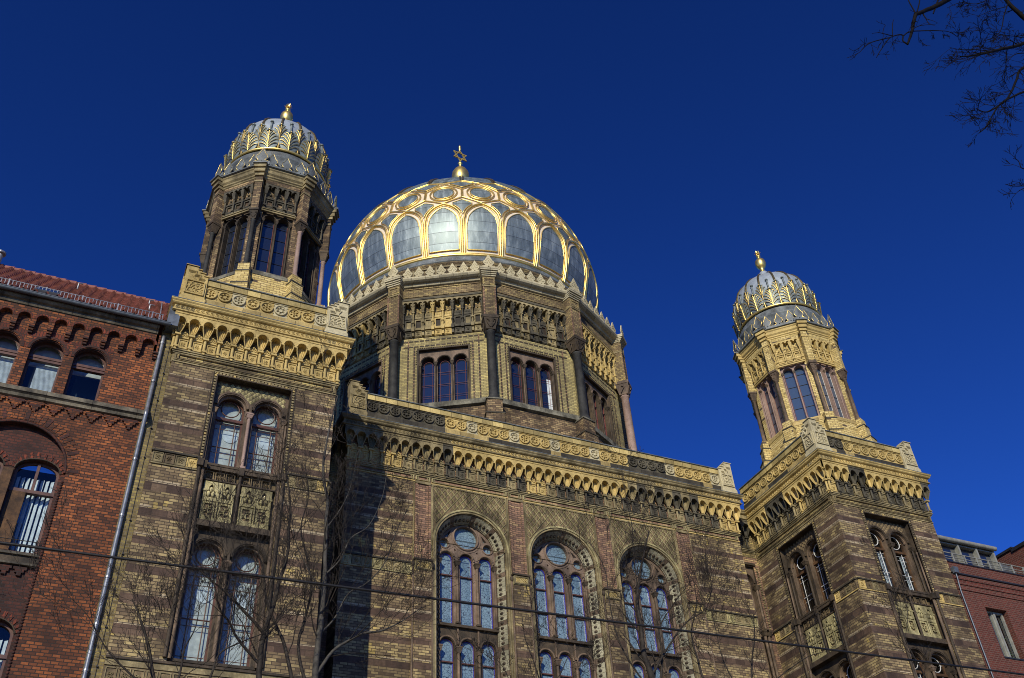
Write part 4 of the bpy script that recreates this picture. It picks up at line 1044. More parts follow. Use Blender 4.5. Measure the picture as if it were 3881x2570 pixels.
def build_dome():
    R = 7.17; ZC = 36.32
    def S(ph, la, r=R):
        a = radians(ph); b = radians(la); return (r*cos(b)*sin(a), YD-r*cos(b)*cos(a), ZC+r*sin(b))
    mb = MB()
    mb.grid([[S(360*j/144, la, R-.02) for j in range(144)] for la in [-19.4+48.4*i/24 for i in range(25)]], Mt['rose'], True, cu=True)
    mb.grid([[S(360*j/96, la, R+.006) for j in range(96)] for la in [26.4+(89.5-26.4)*i/24 for i in range(25)]], Mt['zinc'], True, cu=True)
    mb.lathe(0, YD, [(6.93, 33.34), (7.02, 33.38), (7.02, 33.44), (6.86, 33.5), (6.83, 33.7), (6.78, 33.92)], Mt['lead_dark'], 96)
    D_ = mb.build('main_dome', SYN, 'large zinc dome with gilded lattice and Star of David')
    def patch(mb, pc, w, lo, up, r, m, nu=16, nv=8):
        rows = []
        for i in range(nv+1):
            rows.append([S(pc+w*(2*j/nu-1), lo(w*(2*j/nu-1))+(up(w*(2*j/nu-1))-lo(w*(2*j/nu-1)))*i/nv, r) for j in range(nu+1)])
        mb.grid(rows, m, True)
    def border(mb, pc, w, lo, up, r, tr, m, n=14, seg=6):
        pts = [S(pc+w*(2*j/n-1), up(w*(2*j/n-1)), r) for j in range(n+1)]+[S(pc+w*(1-2*j/n), lo(w*(1-2*j/n)), r) for j in range(n+1)]
        mb.tube(pts, tr, m, seg, closed=True)
    A, Hh = 5.8, 9.55; c1 = (Hh*Hh-A*A)/(2*A)
    up1 = lambda x: -5.7+sqrt(max(0, (A+c1)**2-(abs(x)+c1)**2))
    A2, H2 = 7.08, 9.1; c2 = (H2*H2-A2*A2)/(2*A2)
    up2 = lambda x: -3.0+sqrt(max(0, (A2+c2)**2-(abs(x)+c2)**2))
    G = Mt['gold']
    pm = MB(); gm = MB(); gr = MB()
    rn = random.Random(3)
    for k in range(24):
        pc = 15*k
        nv = 26
        # arch pane, tiny per-pane tilt handled by the material
        patch(pm, pc, A, lambda x: -17.2, up1, R+.02, Mt['zinc'], 16, nv)
        border(gm, pc, A+.1, lambda x: -17.25, lambda x: up1(x*A/(A+.1))+.1, R+.03, .026, G)
        # thick arched ridge
        pts = [S(pc-A2, -19.0+i*16/8, R+.03) for i in range(8)]+[S(pc+A2*(2*j/22-1), up2(A2*(2*j/22-1)), R+.03) for j in range(23)]+[S(pc+A2, -5.0-i*2, R+.03) for i in range(8)]
        gr.tube(pts, .045, G, 8)
        pts = [S(pc-A2-.0+.55, -18.8+i*2, R+.0) for i in range(7)]+[S(pc+(A2-.55)*(2*j/22-1), up2(A2*(2*j/22-1))-.75, R+.0) for j in range(23)]+[S(pc+A2-.55, -6.8-i*2, R+.0) for i in range(7)]
        gr.tube(pts, .02, G, 5)
        # curved lozenge between arches
        pl = pc+7.5
        lo = lambda x: up2(max(0, 6.9-abs(x)))+.75
        hi = lambda x: 8.5-abs(x)*.50
        patch(pm, pl, 3.7, lo, hi, R+.02, Mt['zinc'], 12, 6)
        border(gm, pl, 3.7, lo, hi, R+.03, .022, G)
        # oculus
        rows = [[S(pc+f*cos(2*pi*j/24)/cos(radians(14)), 14.1+f*sin(2*pi*j/24), R+.02) for j in range(24)] for f in (.01, 1.3, 2.7, 4.0)]
        pm.grid(rows, Mt['zinc'], True, cu=True)
        for f, tr in ((4.1, .026), (5.3, .042)):
            gm.tube([S(pc+f*cos(2*pi*j/28)/cos(radians(14)), 14.1+f*sin(2*pi*j/28), R+.03) for j in range(28)], tr, G, 6, closed=True)
        # hexagon ridges (doubled)
        for o, tr in ((0, .033),):
            gr.tube([S(pl-.28, 10.2, R+.03), S(pl-.28, 17.3, R+.03)], tr, G, 6); gr.tube([S(pl+.28, 10.2, R+.03), S(pl+.28, 17.3, R+.03)], tr, G, 6)
            for s in (-1, 1):
                def ln(p, q, tr=tr): gr.tube([S(p[0]+(q[0]-p[0])*t/5, p[1]+(q[1]-p[1])*t/5, R+.03) for t in range(6)], tr, G, 6)
                ln((pl, 10.4), (pl+s*7.5, 6.6))
                ln((pl, 17.0), (pl+s*7.5, 22.9))
                ln((pl, 26.7), (pl+s*7.5, 23.6))
        lo = lambda x: 18.9+abs(x)*.78
        hi = lambda x: 25.5-abs(x)*.43
        patch(pm, pl, 5.2, lo, hi, R+.02, Mt['zinc'], 12, 4); border(gm, pl, 5.2, lo, hi, R+.03, .02, G)
        # upper ribs
        for s in (-1, 1): gr.tube([S(pl+s*(.5+i*.08), 26.6+i*4.6, R+.04) for i in range(13)], .045, Mt['gold_dull'], 6)
    gr.tube([S(5*j, -19.4, R+.02) for j in range(72)], .075, G, 8, closed=True)
    gr.tube([S(5*j, -18.6, R+.0) for j in range(72)], .03, G, 6, closed=True)
    pm.build('zinc_panes', D_); gm.build('gold_pane_edging', D_); gr.build('gold_lattice', D_)
    # finial
    fm = MB()
    fm.lathe(0, YD, [(1.5, 43.25), (1.35, 43.5), (1.0, 43.8), (.62, 44.3), (.4, 45.2), (.3, 46.2), (.26, 46.7), (.42, 46.85), (.52, 47.1), (.535, 47.4), (.5, 47.7), (.38, 47.95), (.2, 48.08), (.09, 48.15), (.07, 48.5), (.13, 48.56), (.15, 48.63), (.1, 48.7), (.05, 48.78), (.05, 48.88)], G, 20)
    for t in range(2):
        pts = [(.54*sin(a), 49.36+.54*cos(a)) for a in [pi*t+j*2*pi/3 for j in range(3)]]
        q = [(x*.86, 49.36+(z-49.36)*.86) for x, z in pts]; q = [((x*.78), 49.36+(z-49.36)*.78) for x, z in pts]
        fr = Fr(0, YD, .12)
        fm.slab(fr, pts, [q], -.035+.012*t, .035+.004*t, Mt['gold_star'])
    fm.lathe(0, YD, [(.05, 49.85), (.07, 49.92), (.1, 50.0), (.06, 50.1), (.09, 50.16), (.09, 50.22), (.03, 50.36), (.0, 50.46)], G, 10)
    fm.build('star_finial', D_)
build_dome()

# ------------------------------------------------------------------ small turrets
def build_turret(sgn):
    left = sgn < 0; X = sgn*11.938; Y = 2.4054
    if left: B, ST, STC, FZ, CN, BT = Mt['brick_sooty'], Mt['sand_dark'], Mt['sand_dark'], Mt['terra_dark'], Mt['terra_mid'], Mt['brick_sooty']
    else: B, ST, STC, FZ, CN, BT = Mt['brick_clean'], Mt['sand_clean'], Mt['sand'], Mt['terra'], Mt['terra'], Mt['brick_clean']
    AP = 1.85; hw = AP*math.tan(pi/8); RC = AP/cos(pi/8)
    faces = [Fr(X+AP*sin(k*pi/4), Y-AP*cos(k*pi/4), k*pi/4) for k in range(8)]
    corn = [Fr(X+RC*sin((k+.5)*pi/4), Y-RC*cos((k+.5)*pi/4), (k+.5)*pi/4) for k in range(8)]
    ring = [(X+RC*sin((k-.5)*pi/4), Y-RC*cos((k-.5)*pi/4)) for k in range(8)]
    mb = MB()
    H = rect(-.54, .54, 24.5, 27.56)
    for fr in faces:
        mb.plate(fr, rect(-hw, hw, 24.3, 29.2), [H], 0, B); mb.strip(fr, H, 0, -.4, ST)
    low = Mt['brick_clean']
    mb.sweep([(.28, 21.8), (.28, 23.2), (.2, 23.24), (.2, 23.75), (.12, 23.8), (.12, 24.28), (0, 24.3)], ring, low, closed=True)
    mb.sweep([(.1, 24.26), (.14, 24.28), (.12, 24.44), (-.3, 24.52)], ring, Mt['ledge_grey'] if left else Mt['terra_joint'], closed=True)
    for fr in corn:
        for (w, p, a, b) in ((.27, .48, 21.8, 23.45), (.22, .36, 23.5, 24.10)):
            mb.box(fr, -w, w, -.3, p, a, b, low); mb.box(fr, -w-.015, w+.015, -.3, p+.02, b, b+.05, Mt['base_dark'])
        mb.box(fr, -.19, .19, -.3, .3, 24.15, 24.5, low); 
        mb.box(fr, -.13, .13, -.2, .27, 27.18, 29.05, BT)
        mb.box(fr, -.15, .15, -.2, .29, 28.55, 28.62, CN)
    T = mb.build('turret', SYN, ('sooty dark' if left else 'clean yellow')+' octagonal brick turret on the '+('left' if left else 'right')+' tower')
    for fr in corn:
        mb = MB(); c = fr.P(0, .122, 0)
        nearby = fr.N.x > .2
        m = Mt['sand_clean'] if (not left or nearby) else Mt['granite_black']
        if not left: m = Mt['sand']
        mb.lathe(c[0], c[1], [(.13, 24.5), (.13, 24.56), (.1, 24.6), (.11, 24.64), (.08, 24.7), (.075, 26.66), (.095, 26.68), (.095, 26.72), (.08, 26.74)], m, 12)
        q = [fr.P(a*.085, .122+b*.085, 26.74) for a, b in ((-1, -1), (1, -1), (1, 1), (-1, 1))]+[fr.P(a*.15, .122+b*.15, 27.08) for a, b in ((-1, -1), (1, -1), (1, 1), (-1, 1))]
        mb.hexa(q, STC); mb.box(fr, -.165, .165, -.05, .3, 27.08, 27.18, STC)
        for s in (-1, 1): mb.tube([fr.P(s*.02, .22, 26.8), fr.P(s*.1, .25, 26.92), fr.P(s*.1, .27, 27.0), fr.P(s*.05, .27, 26.98)], .015, STC, 4)
        mb.build('column', T)
    for k, fr in enumerate(faces):
        mb = MB(); br = Mt['metal_black'] if left else Mt['white_bar']
        holes = [archpts(u, .205, 24.56, 27.15, 10) for u in (-.24, .24)]
        mb.slab(fr, rect(-.54, .54, 24.5, 27.56), holes, -.36, -.1, ST)
        for u in (-.24, .24):
            mb.arc(fr, u, 27.15, .21, .235, -.1, -.06, ST, n=10)
            mb.plate(fr, archpts(u, .205, 24.56, 27.15, 10), [], -.27, Mt['glass_mid'] if not left else Mt['glass_dark'])
            for z in (25.3, 25.86, 26.42, 26.98): mb.tube([fr.P(u-.2, -.255, z), fr.P(u+.2, -.255, z)], .012, Mt['metal_black'], 4)
            for s in (-.185, .185): mb.tube([fr.P(u+s, -.255, 24.56), fr.P(u+s, -.255, 27.15)], .012, br if s*sgn > 0 else Mt['red_bar'], 4)
        for u in (0, -.47, .47): colonnette(mb, fr, u, -.07, 24.55, 27.12, .026, ST, .12, STC)
        mb.box(fr, -.54, .54, -.36, .03, 24.48, 24.56, Mt['ledge_grey'] if left else Mt['terra'])
        mb.box(fr, -.60, .60, -.0, .07, 27.40, 27.47, CN)
        mb.build('window', T)
        mb = MB(); sp = .36; u0 = -.54
        for i in range(4):
            u = u0+i*sp
            mb.box(fr, u-.035, u+.035, 0, .08, 27.52, 27.62, FZ); mb.box(fr, u-.045, u+.045, 0, .13, 27.62, 27.7, FZ); vtube(mb, fr, u, .09, 27.7, 28.2, .034, FZ, 6)
            q = [fr.P(u+a*.035, b, 28.2) for a, b in ((-1, .02), (1, .02), (1, .13), (-1, .13))]+[fr.P(u+a*.08, b, 28.5) for a, b in ((-1, 0), (1, 0), (1, .2), (-1, .2))]
            mb.hexa(q, FZ)
            if i < 3:
                c = u+sp/2
                mb.box(fr, u+.05, u+sp-.05, 0, .05, 27.58, 27.64, FZ)
                mb.slab(fr, rect(u+.05, u+sp-.05, 27.66, 28.0), [rect(u+.09, u+sp-.09, 27.71, 27.94)], 0, .05, FZ)
                mb.box(fr, u+.04, u+sp-.04, 0, .09, 28.0, 28.05, FZ)
                for s in (-1, 1): mb.tube(circ3(fr, c+s*.05, 28.15, .035, .03, 6), .016, FZ, 4, closed=True)
                mb.sphere(fr.P(c, .03, 28.27), .045, FZ, 6, 4)
        bot = []
        for i in range(6):
            c = u0+(i+.5)*sp/2; bot += [(c+.07*cos(pi-pi*j/5), 28.5+.085*sin(pi-pi*j/5)) for j in range(6)]
        mb.slab(fr, [(-.60, 28.5)]+bot+[(.60, 28.5), (.60, 28.66), (-.60, 28.66)], [], 0, .2, FZ if not left else Mt['terra_dark'])
        mb.box(fr, -.6, .6, 0, .10, 27.47, 27.51, CN)
        for a, b in ((28.66, .21), (28.78, .17)): mb.box(fr, -.62, .62, 0, b, a, a+.1, BT)
        mb.build('frieze', T)
    mb = MB()
    mb.sweep([(.15, 28.86), (.2, 28.9), (.2, 28.95), (.24, 28.98), (.24, 29.04), (.30, 29.1), (.32, 29.22), (.36, 29.26), (.36, 29.32)], ring, CN, closed=True)
    for fr in corn:
        for (w, p, a, b) in ((.16, .33, 28.86, 29.0), (.19, .40, 29.0, 29.18), (.22, .46, 29.18, 29.33)): mb.box(fr, -w, w, -.1, p, a, b, CN)
        mb.box(fr, -.25, .25, -.3, .52, 29.33, 29.38, Mt['lead_dark'])
    mb.sweep([(.36, 29.32), (.43, 29.33), (.43, 29.37), (-.1, 29.42)], ring, Mt['lead_dark'], closed=True)
    mb.build('cornice', T)
    # cresting
    mb = MB()
    for fr, cor in [(f, 0) for f in faces]+[(c, 1) for c in corn]:
        us = (-.52, 0, .52) if not cor else (0,)
        for u in us:
            s = .40/.43*(1.3 if not cor else 1.5); p = .33 if not cor else .38; z0 = 29.38
            h = [(-.215, 0), (.215, 0), (.215, .12), (.10, .16), (.18, .27), (.17, .38), (.11, .44), (.08, .52), (0, .68)]
            pts = [(u+x*s, z0+z*s) for x, z in h]+[(u-x*s, z0+z*s) for x, z in reversed(h[2:-1])]
            mb.slab(fr, pts, [circ(u, z0+.12*s, .03, 6)], p-.04, p, Mt['lead_dark'])
            ed = Mt['gold'] if (not left or cor) else Mt['leaf_gilt']
            mb.tube([fr.P(u+x*s*.8, p+.004, z0+.02+z*s*.88) for x, z in h[2:]], .012, ed, 4); mb.tube([fr.P(u-x*s*.8, p+.004, z0+.02+z*s*.88) for x, z in h[2:]], .012, ed, 4)
    mb.build('cresting', T)
    # cap drum and ribbed dome
    prof = [(2.02, 29.4), (2.02, 30.2), (2.08, 30.25), (2.08, 30.32), (1.98, 30.4), (1.95, 30.66), (1.90, 30.72)]
    dome = [(1.84, 30.8), (1.88, 31.1), (1.90, 31.5), (1.90, 31.9), (1.86, 32.3), (1.78, 32.7), (1.60, 33.05), (1.36, 33.35), (1.08, 33.6), (.8, 33.8), (.55, 33.95), (.34, 34.12), (.26, 34.3), (.2, 34.55)]
    def rz(z):
        for (r0, z0), (r1, z1) in zip(dome[:-1], dome[1:]):
            if z <= z1: return r0+(r1-r0)*max(0, (z-z0))/(z1-z0)
        return .2
    mb = MB(); mb.lathe(X, Y, prof, Mt['lead_dark'], 48); mb.lathe(X, Y, dome, Mt['lead'], 64)
    DM = mb.build('turret_dome', SYN, 'small grey dome with gilded leaf crown on the '+('left' if left else 'right')+' turret')
    def Q(ph, z, o): r = rz(z)+o; return (X+r*sin(ph), Y-r*cos(ph), z)
    mb = MB()
    for k in range(16):
        a = 2*pi*(k+.5)/16
        mb.tube([Q(a, z, .02) for z in (30.9, 31.5, 32.1, 32.5, 32.9, 33.2, 33.5, 33.75, 33.95, 34.15)], .055, Mt['gold_dull'], 6)
    mb.build('rib', DM)
    mb = MB()
    def leaf(ph, z0, H, W, o0):
        # oval acanthus leaf: dished grey body, gilt veins curving out of the spine
        def hwid(t): return .5*W*max(.02, sin(pi*min(1, .12+.80*t)))**.65
        def off(t, e): return o0+.02+.05*t*t-.03*e*e
        rows = [[Q(ph+hwid(t)*e/1.9, z0+H*t*(1-.10*abs(e)), off(t, e)) for e in (-1, -.66, -.33, 0, .33, .66, 1)] for t in (0, .15, .32, .5, .68, .84, 1.)]
        mb.grid(rows, Mt['leaf'], True)
        mb.tube([Q(ph, z0+H*t, off(t, 0)+.02) for t in (0, .25, .5, .75, 1.)], [.028, .026, .025, .024, .024], Mt['gold'], 5)
        for s in (-1, 1):
            for h0, h1 in ((.0, .30), (.10, .50), (.24, .69), (.42, .86), (.60, .97)):
                pts = []
                for i in range(6):
                    f = i/5; tt = h0+(h1-h0)*(1-(1-f)**1.6) if f < .99 else h1-.03
                    pts.append(Q(ph+s*hwid(h1)*.96*f**1.3/1.9, z0+H*tt, off(tt, f)+.03))
                mb.tube(pts, [.009, .013, .017, .018, .018, .011], Mt['leaf_gilt'] if s > 0 else Mt['gold'], 4)
        mb.sphere(Q(ph, z0+H*.98, o0+.10), .055, Mt['gold_dull'], 6, 4)
        mb.tube([Q(ph-.05, z0+H*.97, o0+.06), Q(ph, z0+H*1.0, o0+.11), Q(ph+.05, z0+H*.97, o0+.06)], .045, Mt['leaf'], 5)
    for k in range(16):
        leaf(2*pi*(k+.5)/16, 30.88, 1.42, .76, -.02); leaf(2*pi*k/16, 30.86, .93, .74, .07)
        a = 2*pi*k/16; mb.tube([Q(a, z, .05) for z in (31.7, 32.1, 32.4)], .04, Mt['leaf'], 5); mb.sphere(Q(a, 32.48, .06), .08, Mt['leaf'], 7, 4, .6)
    mb.tube([(X+1.91*sin(i*pi/24), Y-1.91*cos(i*pi/24), 30.84) for i in range(48)], .06, Mt['gold'], 6, closed=True)
    mb.build('leaf_crown', DM)
    mb = MB(); G = Mt['gold']
    mb.lathe(X, Y, [(.36, 34.08), (.27, 34.2), (.2, 34.32), (.17, 34.5), (.19, 34.54), (.12, 34.6), (.1, 34.85), (.17, 34.92), (.24, 35.05), (.265, 35.22), (.24, 35.38), (.15, 35.5), (.08, 35.56), (.06, 35.68), (.11, 35.7), (.1, 35.76), (.05, 35.8)], G, 16)
    for i in range(6):
        a = i*pi/3; d = V((cos(a), 0, sin(a)))
        for q in range(2):
            dd = V((cos(a)*(.7 if q else 1), (.7 if q else 0), sin(a)))
            for sg in ((1, -1) if q else (1,)):
                e = V((dd.x, dd.y*sg, dd.z)).normalized()*.17; cc = V((X, Y, 35.94))
                mb.tube([cc, cc+e*.5, cc+e], [.055, .035, .004], G, 4, smooth=False)
    mb.build('finial', DM)
build_turret(-1); build_turret(1)
# ------------------------------------------------------------------ red brick building on the left
def build_red():
    Y = .15; F = Fr(0, Y, 0); XL = -27.; XR = -14.79
    T0 = thing('red_brick_building', 'orange-red brick building with tiled roof left of the synagogue', 'building', (-20, 3, 0))
    mb = MB(); bx = -17.6
    wins = [-16.455-1.12*k for k in range(8)]
    H = [archpts(x, .43, 17.93, 19.27, 14) for x in wins]
    big = [archpts(bx-5.2*k, 1.33, 2.0, 15.62, 26) for k in range(2)]
    mb.plate(F, rect(XL, XR, 0, 20.7), H+big, 0, Mt['brick_red'])
    for h in H: mb.strip(F, h, 0, -.3, Mt['brick_red_dark'])
    for h in big: mb.strip(F, h, 0, -.2, Mt['brick_red_dark'])
    mb.face([(XR, Y, 0), (XR, 9, 0), (XR, 9, 20.7), (XR, Y, 20.7)], Mt['brick_red_dark'])
    mb.face([(XL, 9, 0), (XR, 9, 0), (XR, 9, 20.7), (XL, 9, 20.7)], Mt['brick_red_dark'])
    for x in wins:
        mb.arc(F, x, 19.27, .45, .52, 0, .02, Mt['brick_red_dark']); mb.arc(F, x, 19.27, .52, .555, 0, .008, Mt['soldier']); mb.arc(F, x, 19.27, .555, .70, 0, .006, Mt['soldier'], .66, pi-.66)
        mb.arc(F, x, 19.27, .41, .45, -.1, -.04, Mt['brick_red_dark'])
    for k in range(2):
        b = bx-5.2*k
        mb.arc(F, b, 15.62, 1.34, 1.64, -.01, .01, Mt['brick_red'], n=40)
        for i in range(34):
            a = pi*(i+.5)/34; c, s = cos(a), sin(a); t = .045
            q = [F.P(b+r*c-w*s, p, 15.62+r*s+w*c) for p in (0, .022) for r, w in ((1.36, -t), (1.63, -t), (1.63, t), (1.36, t))]
            mb.hexa(q, Mt['brick_red'] if (i*7) % 4 else Mt['brick_red_dark'])
        mb.tube([F.P(b+1.30*cos(pi*i/30), -.02, 15.62+1.30*sin(pi*i/30)) for i in range(31)], .04, Mt['brick_red_dark'], 6)
        for s in (-1, 1):
            for j in range(140): mb.sphere(F.P(b+s*1.30, .0, 4.5+j*.078), .042, Mt['brick_red_dark'], 5, 3)
    # corbel arches
    u = -15.08; sp = .472
    for i in range(24):
        c = u-i*sp; r = .165
        out = [(c-sp/2, 19.95), (c-r, 19.95), (c-r, 20.18)]+[(c+r*cos(pi-pi*k/8), 20.18+r*sin(pi-pi*k/8)) for k in range(1, 8)]+[(c+r, 20.18), (c+r, 19.95), (c+sp/2, 19.95), (c+sp/2, 20.56), (c-sp/2, 20.56)]
        mb.slab(F, out, [], 0, .15, Mt['brick_red'])
        mb.arc(F, c, 20.18, r+.005, .232, .148, .16, Mt['soldier'], n=10)
        for k, (p, z) in enumerate(((.15, 19.95), (.11, 19.88), (.07, 19.81))):
            mb.box(F, c+sp/2-(.07-k*.01), c+sp/2+(.07-k*.01), 0, p+.004, z-.066, z, Mt['brick_red'] if k % 2 else Mt['brick_red_dark'])
    mb.box(F, -15.08+r, XR, 0, .15, 19.95, 20.56, Mt['brick_red'])
    # stepped brick lace under the sill cornice
    for i in range(26):
        c = -15.07-i*.475
        for k, w in enumerate((.20, .145, .085, .04)): mb.box(F, c-w, c+w, 0, .06-.006*k, 17.56-.078*(k+1), 17.56-.078*k, Mt['brick_red'] if (k+i) % 3 else Mt['brick_red_dark'])
    for k in range(2):
        for c in [bx-5.2*k+q*.33 for q in (-3.2, -2.2, -1.2, -.2, .8, 1.8, 2.8)]:
            for j, w in enumerate((.15, .10, .05)): mb.box(F, c-w, c+w, -.2, -.14, 13.02-.078*(j+1), 13.02-.078*j, Mt['brick_red_dark'])
    B = mb.build('wall', T0)
    # recessed bays
    for k in range(2):
        b = bx-5.2*k; mb = MB()
        Hh = [archpts(b+s*.66, .53, z0, z1, 12, rise=.34) for s in (-1, 1) for z0, z1 in ((13.42, 15.66), (9.2, 11.4))]
        mb.slab(F, rect(b-1.33, b+1.33, 2, 17), Hh, -.5, -.2, Mt['brick_red_dark'])
        mb.box(F, b-.12, b+.12, -.21, -.14, 13.35, 15.6, Mt['wood_old'])
        for s in (-1, 1):
            for zz in (15.66, 11.4):
                n = 12
                for i in range(n):
                    a = pi*(i+.5)/n; c, e = cos(a), sin(a); ru = .42; 
                    p0 = (b+s*.66+.55*c, zz+.36*e); p1 = (b+s*.66+(.66 if c*s < 0 else .66)*c, zz+.54*e); w = .035
                    q = [F.P(x-w*e, p, z+w*c) for p in (-.2, -.185) for x, z in (p0, p1)]+[]
                    q = [F.P(p0[0]-w*e, p, p0[1]+w*c) for p in (-.2,)]+[F.P(p1[0]-w*e, -.2, p1[1]+w*c), F.P(p1[0]+w*e, -.2, p1[1]-w*c), F.P(p0[0]+w*e, -.2, p0[1]-w*c)]+[F.P(p0[0]-w*e, -.182, p0[1]+w*c), F.P(p1[0]-w*e, -.182, p1[1]+w*c), F.P(p1[0]+w*e, -.182, p1[1]-w*c), F.P(p0[0]+w*e, -.182, p0[1]-w*c)]
                    mb.hexa(q, Mt['soldier'])
                mb.tube([F.P(b+s*.66+.54*cos(pi*i/12), -.19, zz+.35*sin(pi*i/12)) for i in range(13)], .02, Mt['sand_dark'], 5)
        mb.box(F, b-1.3, b+1.3, -.5, -.06, 13.28, 13.34, Mt['stone_old']); mb.box(F, b-1.28, b+1.28, -.5, -.12, 13.08, 13.28, Mt['sand_dark']); mb.box(F, b-1.3, b+1.3, -.5, -.08, 13.04, 13.09, Mt['stone_old'])
        mb.build('recessed_bay', T0)
        for s in (-1, 1):
            mb = MB(); c = b+s*.66
            for zb, zs, tr in ((13.42, 15.66, 15.12), (9.2, 11.4, 10.9)):
                mb.slab(F, archpts(c, .53, zb, zs, 12, .34), [archpts(c, .465, zb+.05, zs, 12, .28)], -.44, -.36, Mt['wood'])
                mb.box(F, c-.53, c+.53, -.44, -.32, tr-.04, tr+.05, Mt['wood']); mb.box(F, c-.035, c+.035, -.44, -.33, tr, zs+.3, Mt['wood'])
                mb.box(F, c-.50 if s > 0 else c+.12, c-.12 if s > 0 else c+.50, -.45, -.31, zb+.03, tr-.04, Mt['wood_old'])
                mb.plate(F, archpts(c, .50, zb+.02, zs, 12, .31), [], -.42, Mt['glass_clear'])
                mb.face([F.P(c-.65, -1.3, zb-.6), F.P(c+.65, -1.3, zb-.6), F.P(c+.65, -1.3, zs+.6), F.P(c-.65, -1.3, zs+.6)], Mt['glass_mid'])
                for j in range(8):
                    x = c-.44+j*.115
                    mb.hexa([F.P(x, -.62, zb), F.P(x+.075, -.56, zb), F.P(x+.077, -.565, zb), F.P(x+.002, -.625, zb), F.P(x, -.62, zs-.02), F.P(x+.075, -.56, zs-.02), F.P(x+.077, -.565, zs-.02), F.P(x+.002, -.625, zs-.02)], Mt['blind_white'])
            for z in (13.56, 13.68): mb.tube([F.P(c-.54, -.14, z), F.P(c+.54, -.14, z)], .012, Mt['metal_black'], 4)
            mb.build('window', T0, ('right' if s > 0 else 'left')+' window of the '+('near' if k == 0 else 'far')+' recessed bay')
    for i, x in enumerate(wins):
        mb = MB()
        mb.slab(F, archpts(x, .43, 17.93, 19.27, 14), [archpts(x, .37, 18.0, 19.27, 14)], -.3, -.22, Mt['wood'])
        mb.box(F, x-.43, x+.43, -.3, -.16, 19.12, 19.2, Mt['wood']); mb.box(F, x-.43, x+.43, -.3, -.18, 19.04, 19.12, Mt['wood'])
        mb.plate(F, archpts(x, .40, 17.95, 19.27, 14), [], -.27, Mt['glass_clear'])
        mb.face([F.P(x-.8, -1.2, 17.2), F.P(x+.8, -1.2, 17.2), F.P(x+.8, -1.2, 20.2), F.P(x-.8, -1.2, 20.2)], Mt['glass_mid'] if i == 0 else Mt['blind'])
        if i: 
            for j in range(34): mb.box(F, x-.18 if i == 1 else x-.4, x+.4, -.40, -.385, 17.95+j*.033, 17.97+j*.033, Mt['blind_white'])
        mb.slab(F, archpts(x, .5, 19.1, 19.35, 10), [], -.6, -.55, Mt['blind'])
        mb.build('window', T0, 'arched top-floor window'+(' with white slatted blind' if i else ' with dark lower pane'))
    # stone cornices
    mb = MB()
    P = [(XL, Y), (-14.70, Y), (-14.70, 1.2)]
    mb.sweep([(0, 20.52), (.10, 20.52), (.13, 20.55), (.13, 20.58), (.17, 20.59), (.2, 20.64), (.2, 20.68), (.28, 20.70), (.33, 20.75), (.33, 20.79), (0, 20.82)], [(XL, Y), (-14.9, Y)], Mt['stone_old'])
    mb.build('cornice', T0)
    mb = MB(); mb.sweep([(0, 17.6), (.08, 17.62), (.1, 17.7), (.17, 17.74), (.17, 17.86), (.04, 17.92), (0, 17.93)], [(XL, Y), (-14.66, Y)], Mt['stone_old']); mb.build('sill_cornice', T0)
    # tiled roof
    mb = MB(); x0, x1 = XL, -14.55; y0, z0, y1, z1 = -.22, 20.83, 4.4, 25.45
    nx = 42; sl = 17
    rows = []
    L = sqrt((y1-y0)**2+(z1-z0)**2); ny, nz = -(z1-z0)/L, (y1-y0)/L
    xs = []; per = (x1-x0)/nx
    prof = [(0, 0), (.1, .06), (.24, .10), (.38, .06), (.48, .0), (.7, -.02)]
    for i in range(nx):
        for t, h in prof: xs.append((x0+(i+t)*per, h))
    xs.append((x1, 0))
    for r in range(sl):
        for e, lift in ((0, .045), (1, .0)):
            t = (r+e)/sl; yy = y0+(y1-y0)*t; zz = z0+(z1-z0)*t
            rows.append([(x, yy+ny*(h+lift), zz+nz*(h+lift)) for x, h in xs])
    mb.grid(rows, Mt['tile'], False)
    mb.face([(x0, y1, z1), (x1, y1, z1), (x1, 9, 20.9), (x0, 9, 20.9)], Mt['tile'])
    for xx in (x0, x1): mb.face([(xx, y0, z0), (xx, y1, z1), (xx, 9, 20.9)], Mt['brick_red_dark'])
    for i in range(38):
        a = x0+(x1-x0)*i/38; b = x0+(x1-x0)*(i+1)/38+.02
        mb.tube([(a, y1, z1+.02), (b, y1, z1+.04)], [.085, .10], Mt['tile'], 8)
    RF = mb.build('roof', T0)
    mb = MB()
    mb.tube([(-20.28, 4.15, 25.2), (-20.28, 4.15, 25.85)], .09, Mt['galv'], 10, caps=True); mb.tube([(-20.28, 4.15, 25.8), (-20.28, 4.15, 25.87)], .16, Mt['galv'], 12, caps=True)
    mb.build('vent_pipe', RF)
    def rp(x, t, o=.0): return (x, y0+(y1-y0)*t+ny*o, z0+(z1-z0)*t+nz*o)
    for x, t in ((-17.6, .72), (-15.35, .70), (-15.3, .42)):
        mb = MB(); mb.tube([rp(x, t, .02), rp(x, t+.01, .22), rp(x+.12, t+.02, .22)], .03, Mt['galv'], 5); mb.build('roof_hook', RF)
    mb = MB()
    mb.tube([rp(-14.95, q/20, .09) for q in range(21)], .008, Mt['galv'], 4)
    for q in range(20): mb.box(Fr(0, 0, 0), -14.965, -14.935, -rp(0, q/20, .08)[1]-.015, -rp(0, q/20, .08)[1]+.015, rp(0, q/20, .05)[2], rp(0, q/20, .12)[2], Mt['galv'])
    mb.build('lightning_wire', RF); mb = MB()
    mb.hexa([rp(x, t, o) for o in (.03, .14) for x, t in ((-18.4, .06), (-17.75, .06), (-17.75, .16), (-18.4, .16))], Mt['metal_zinc'])
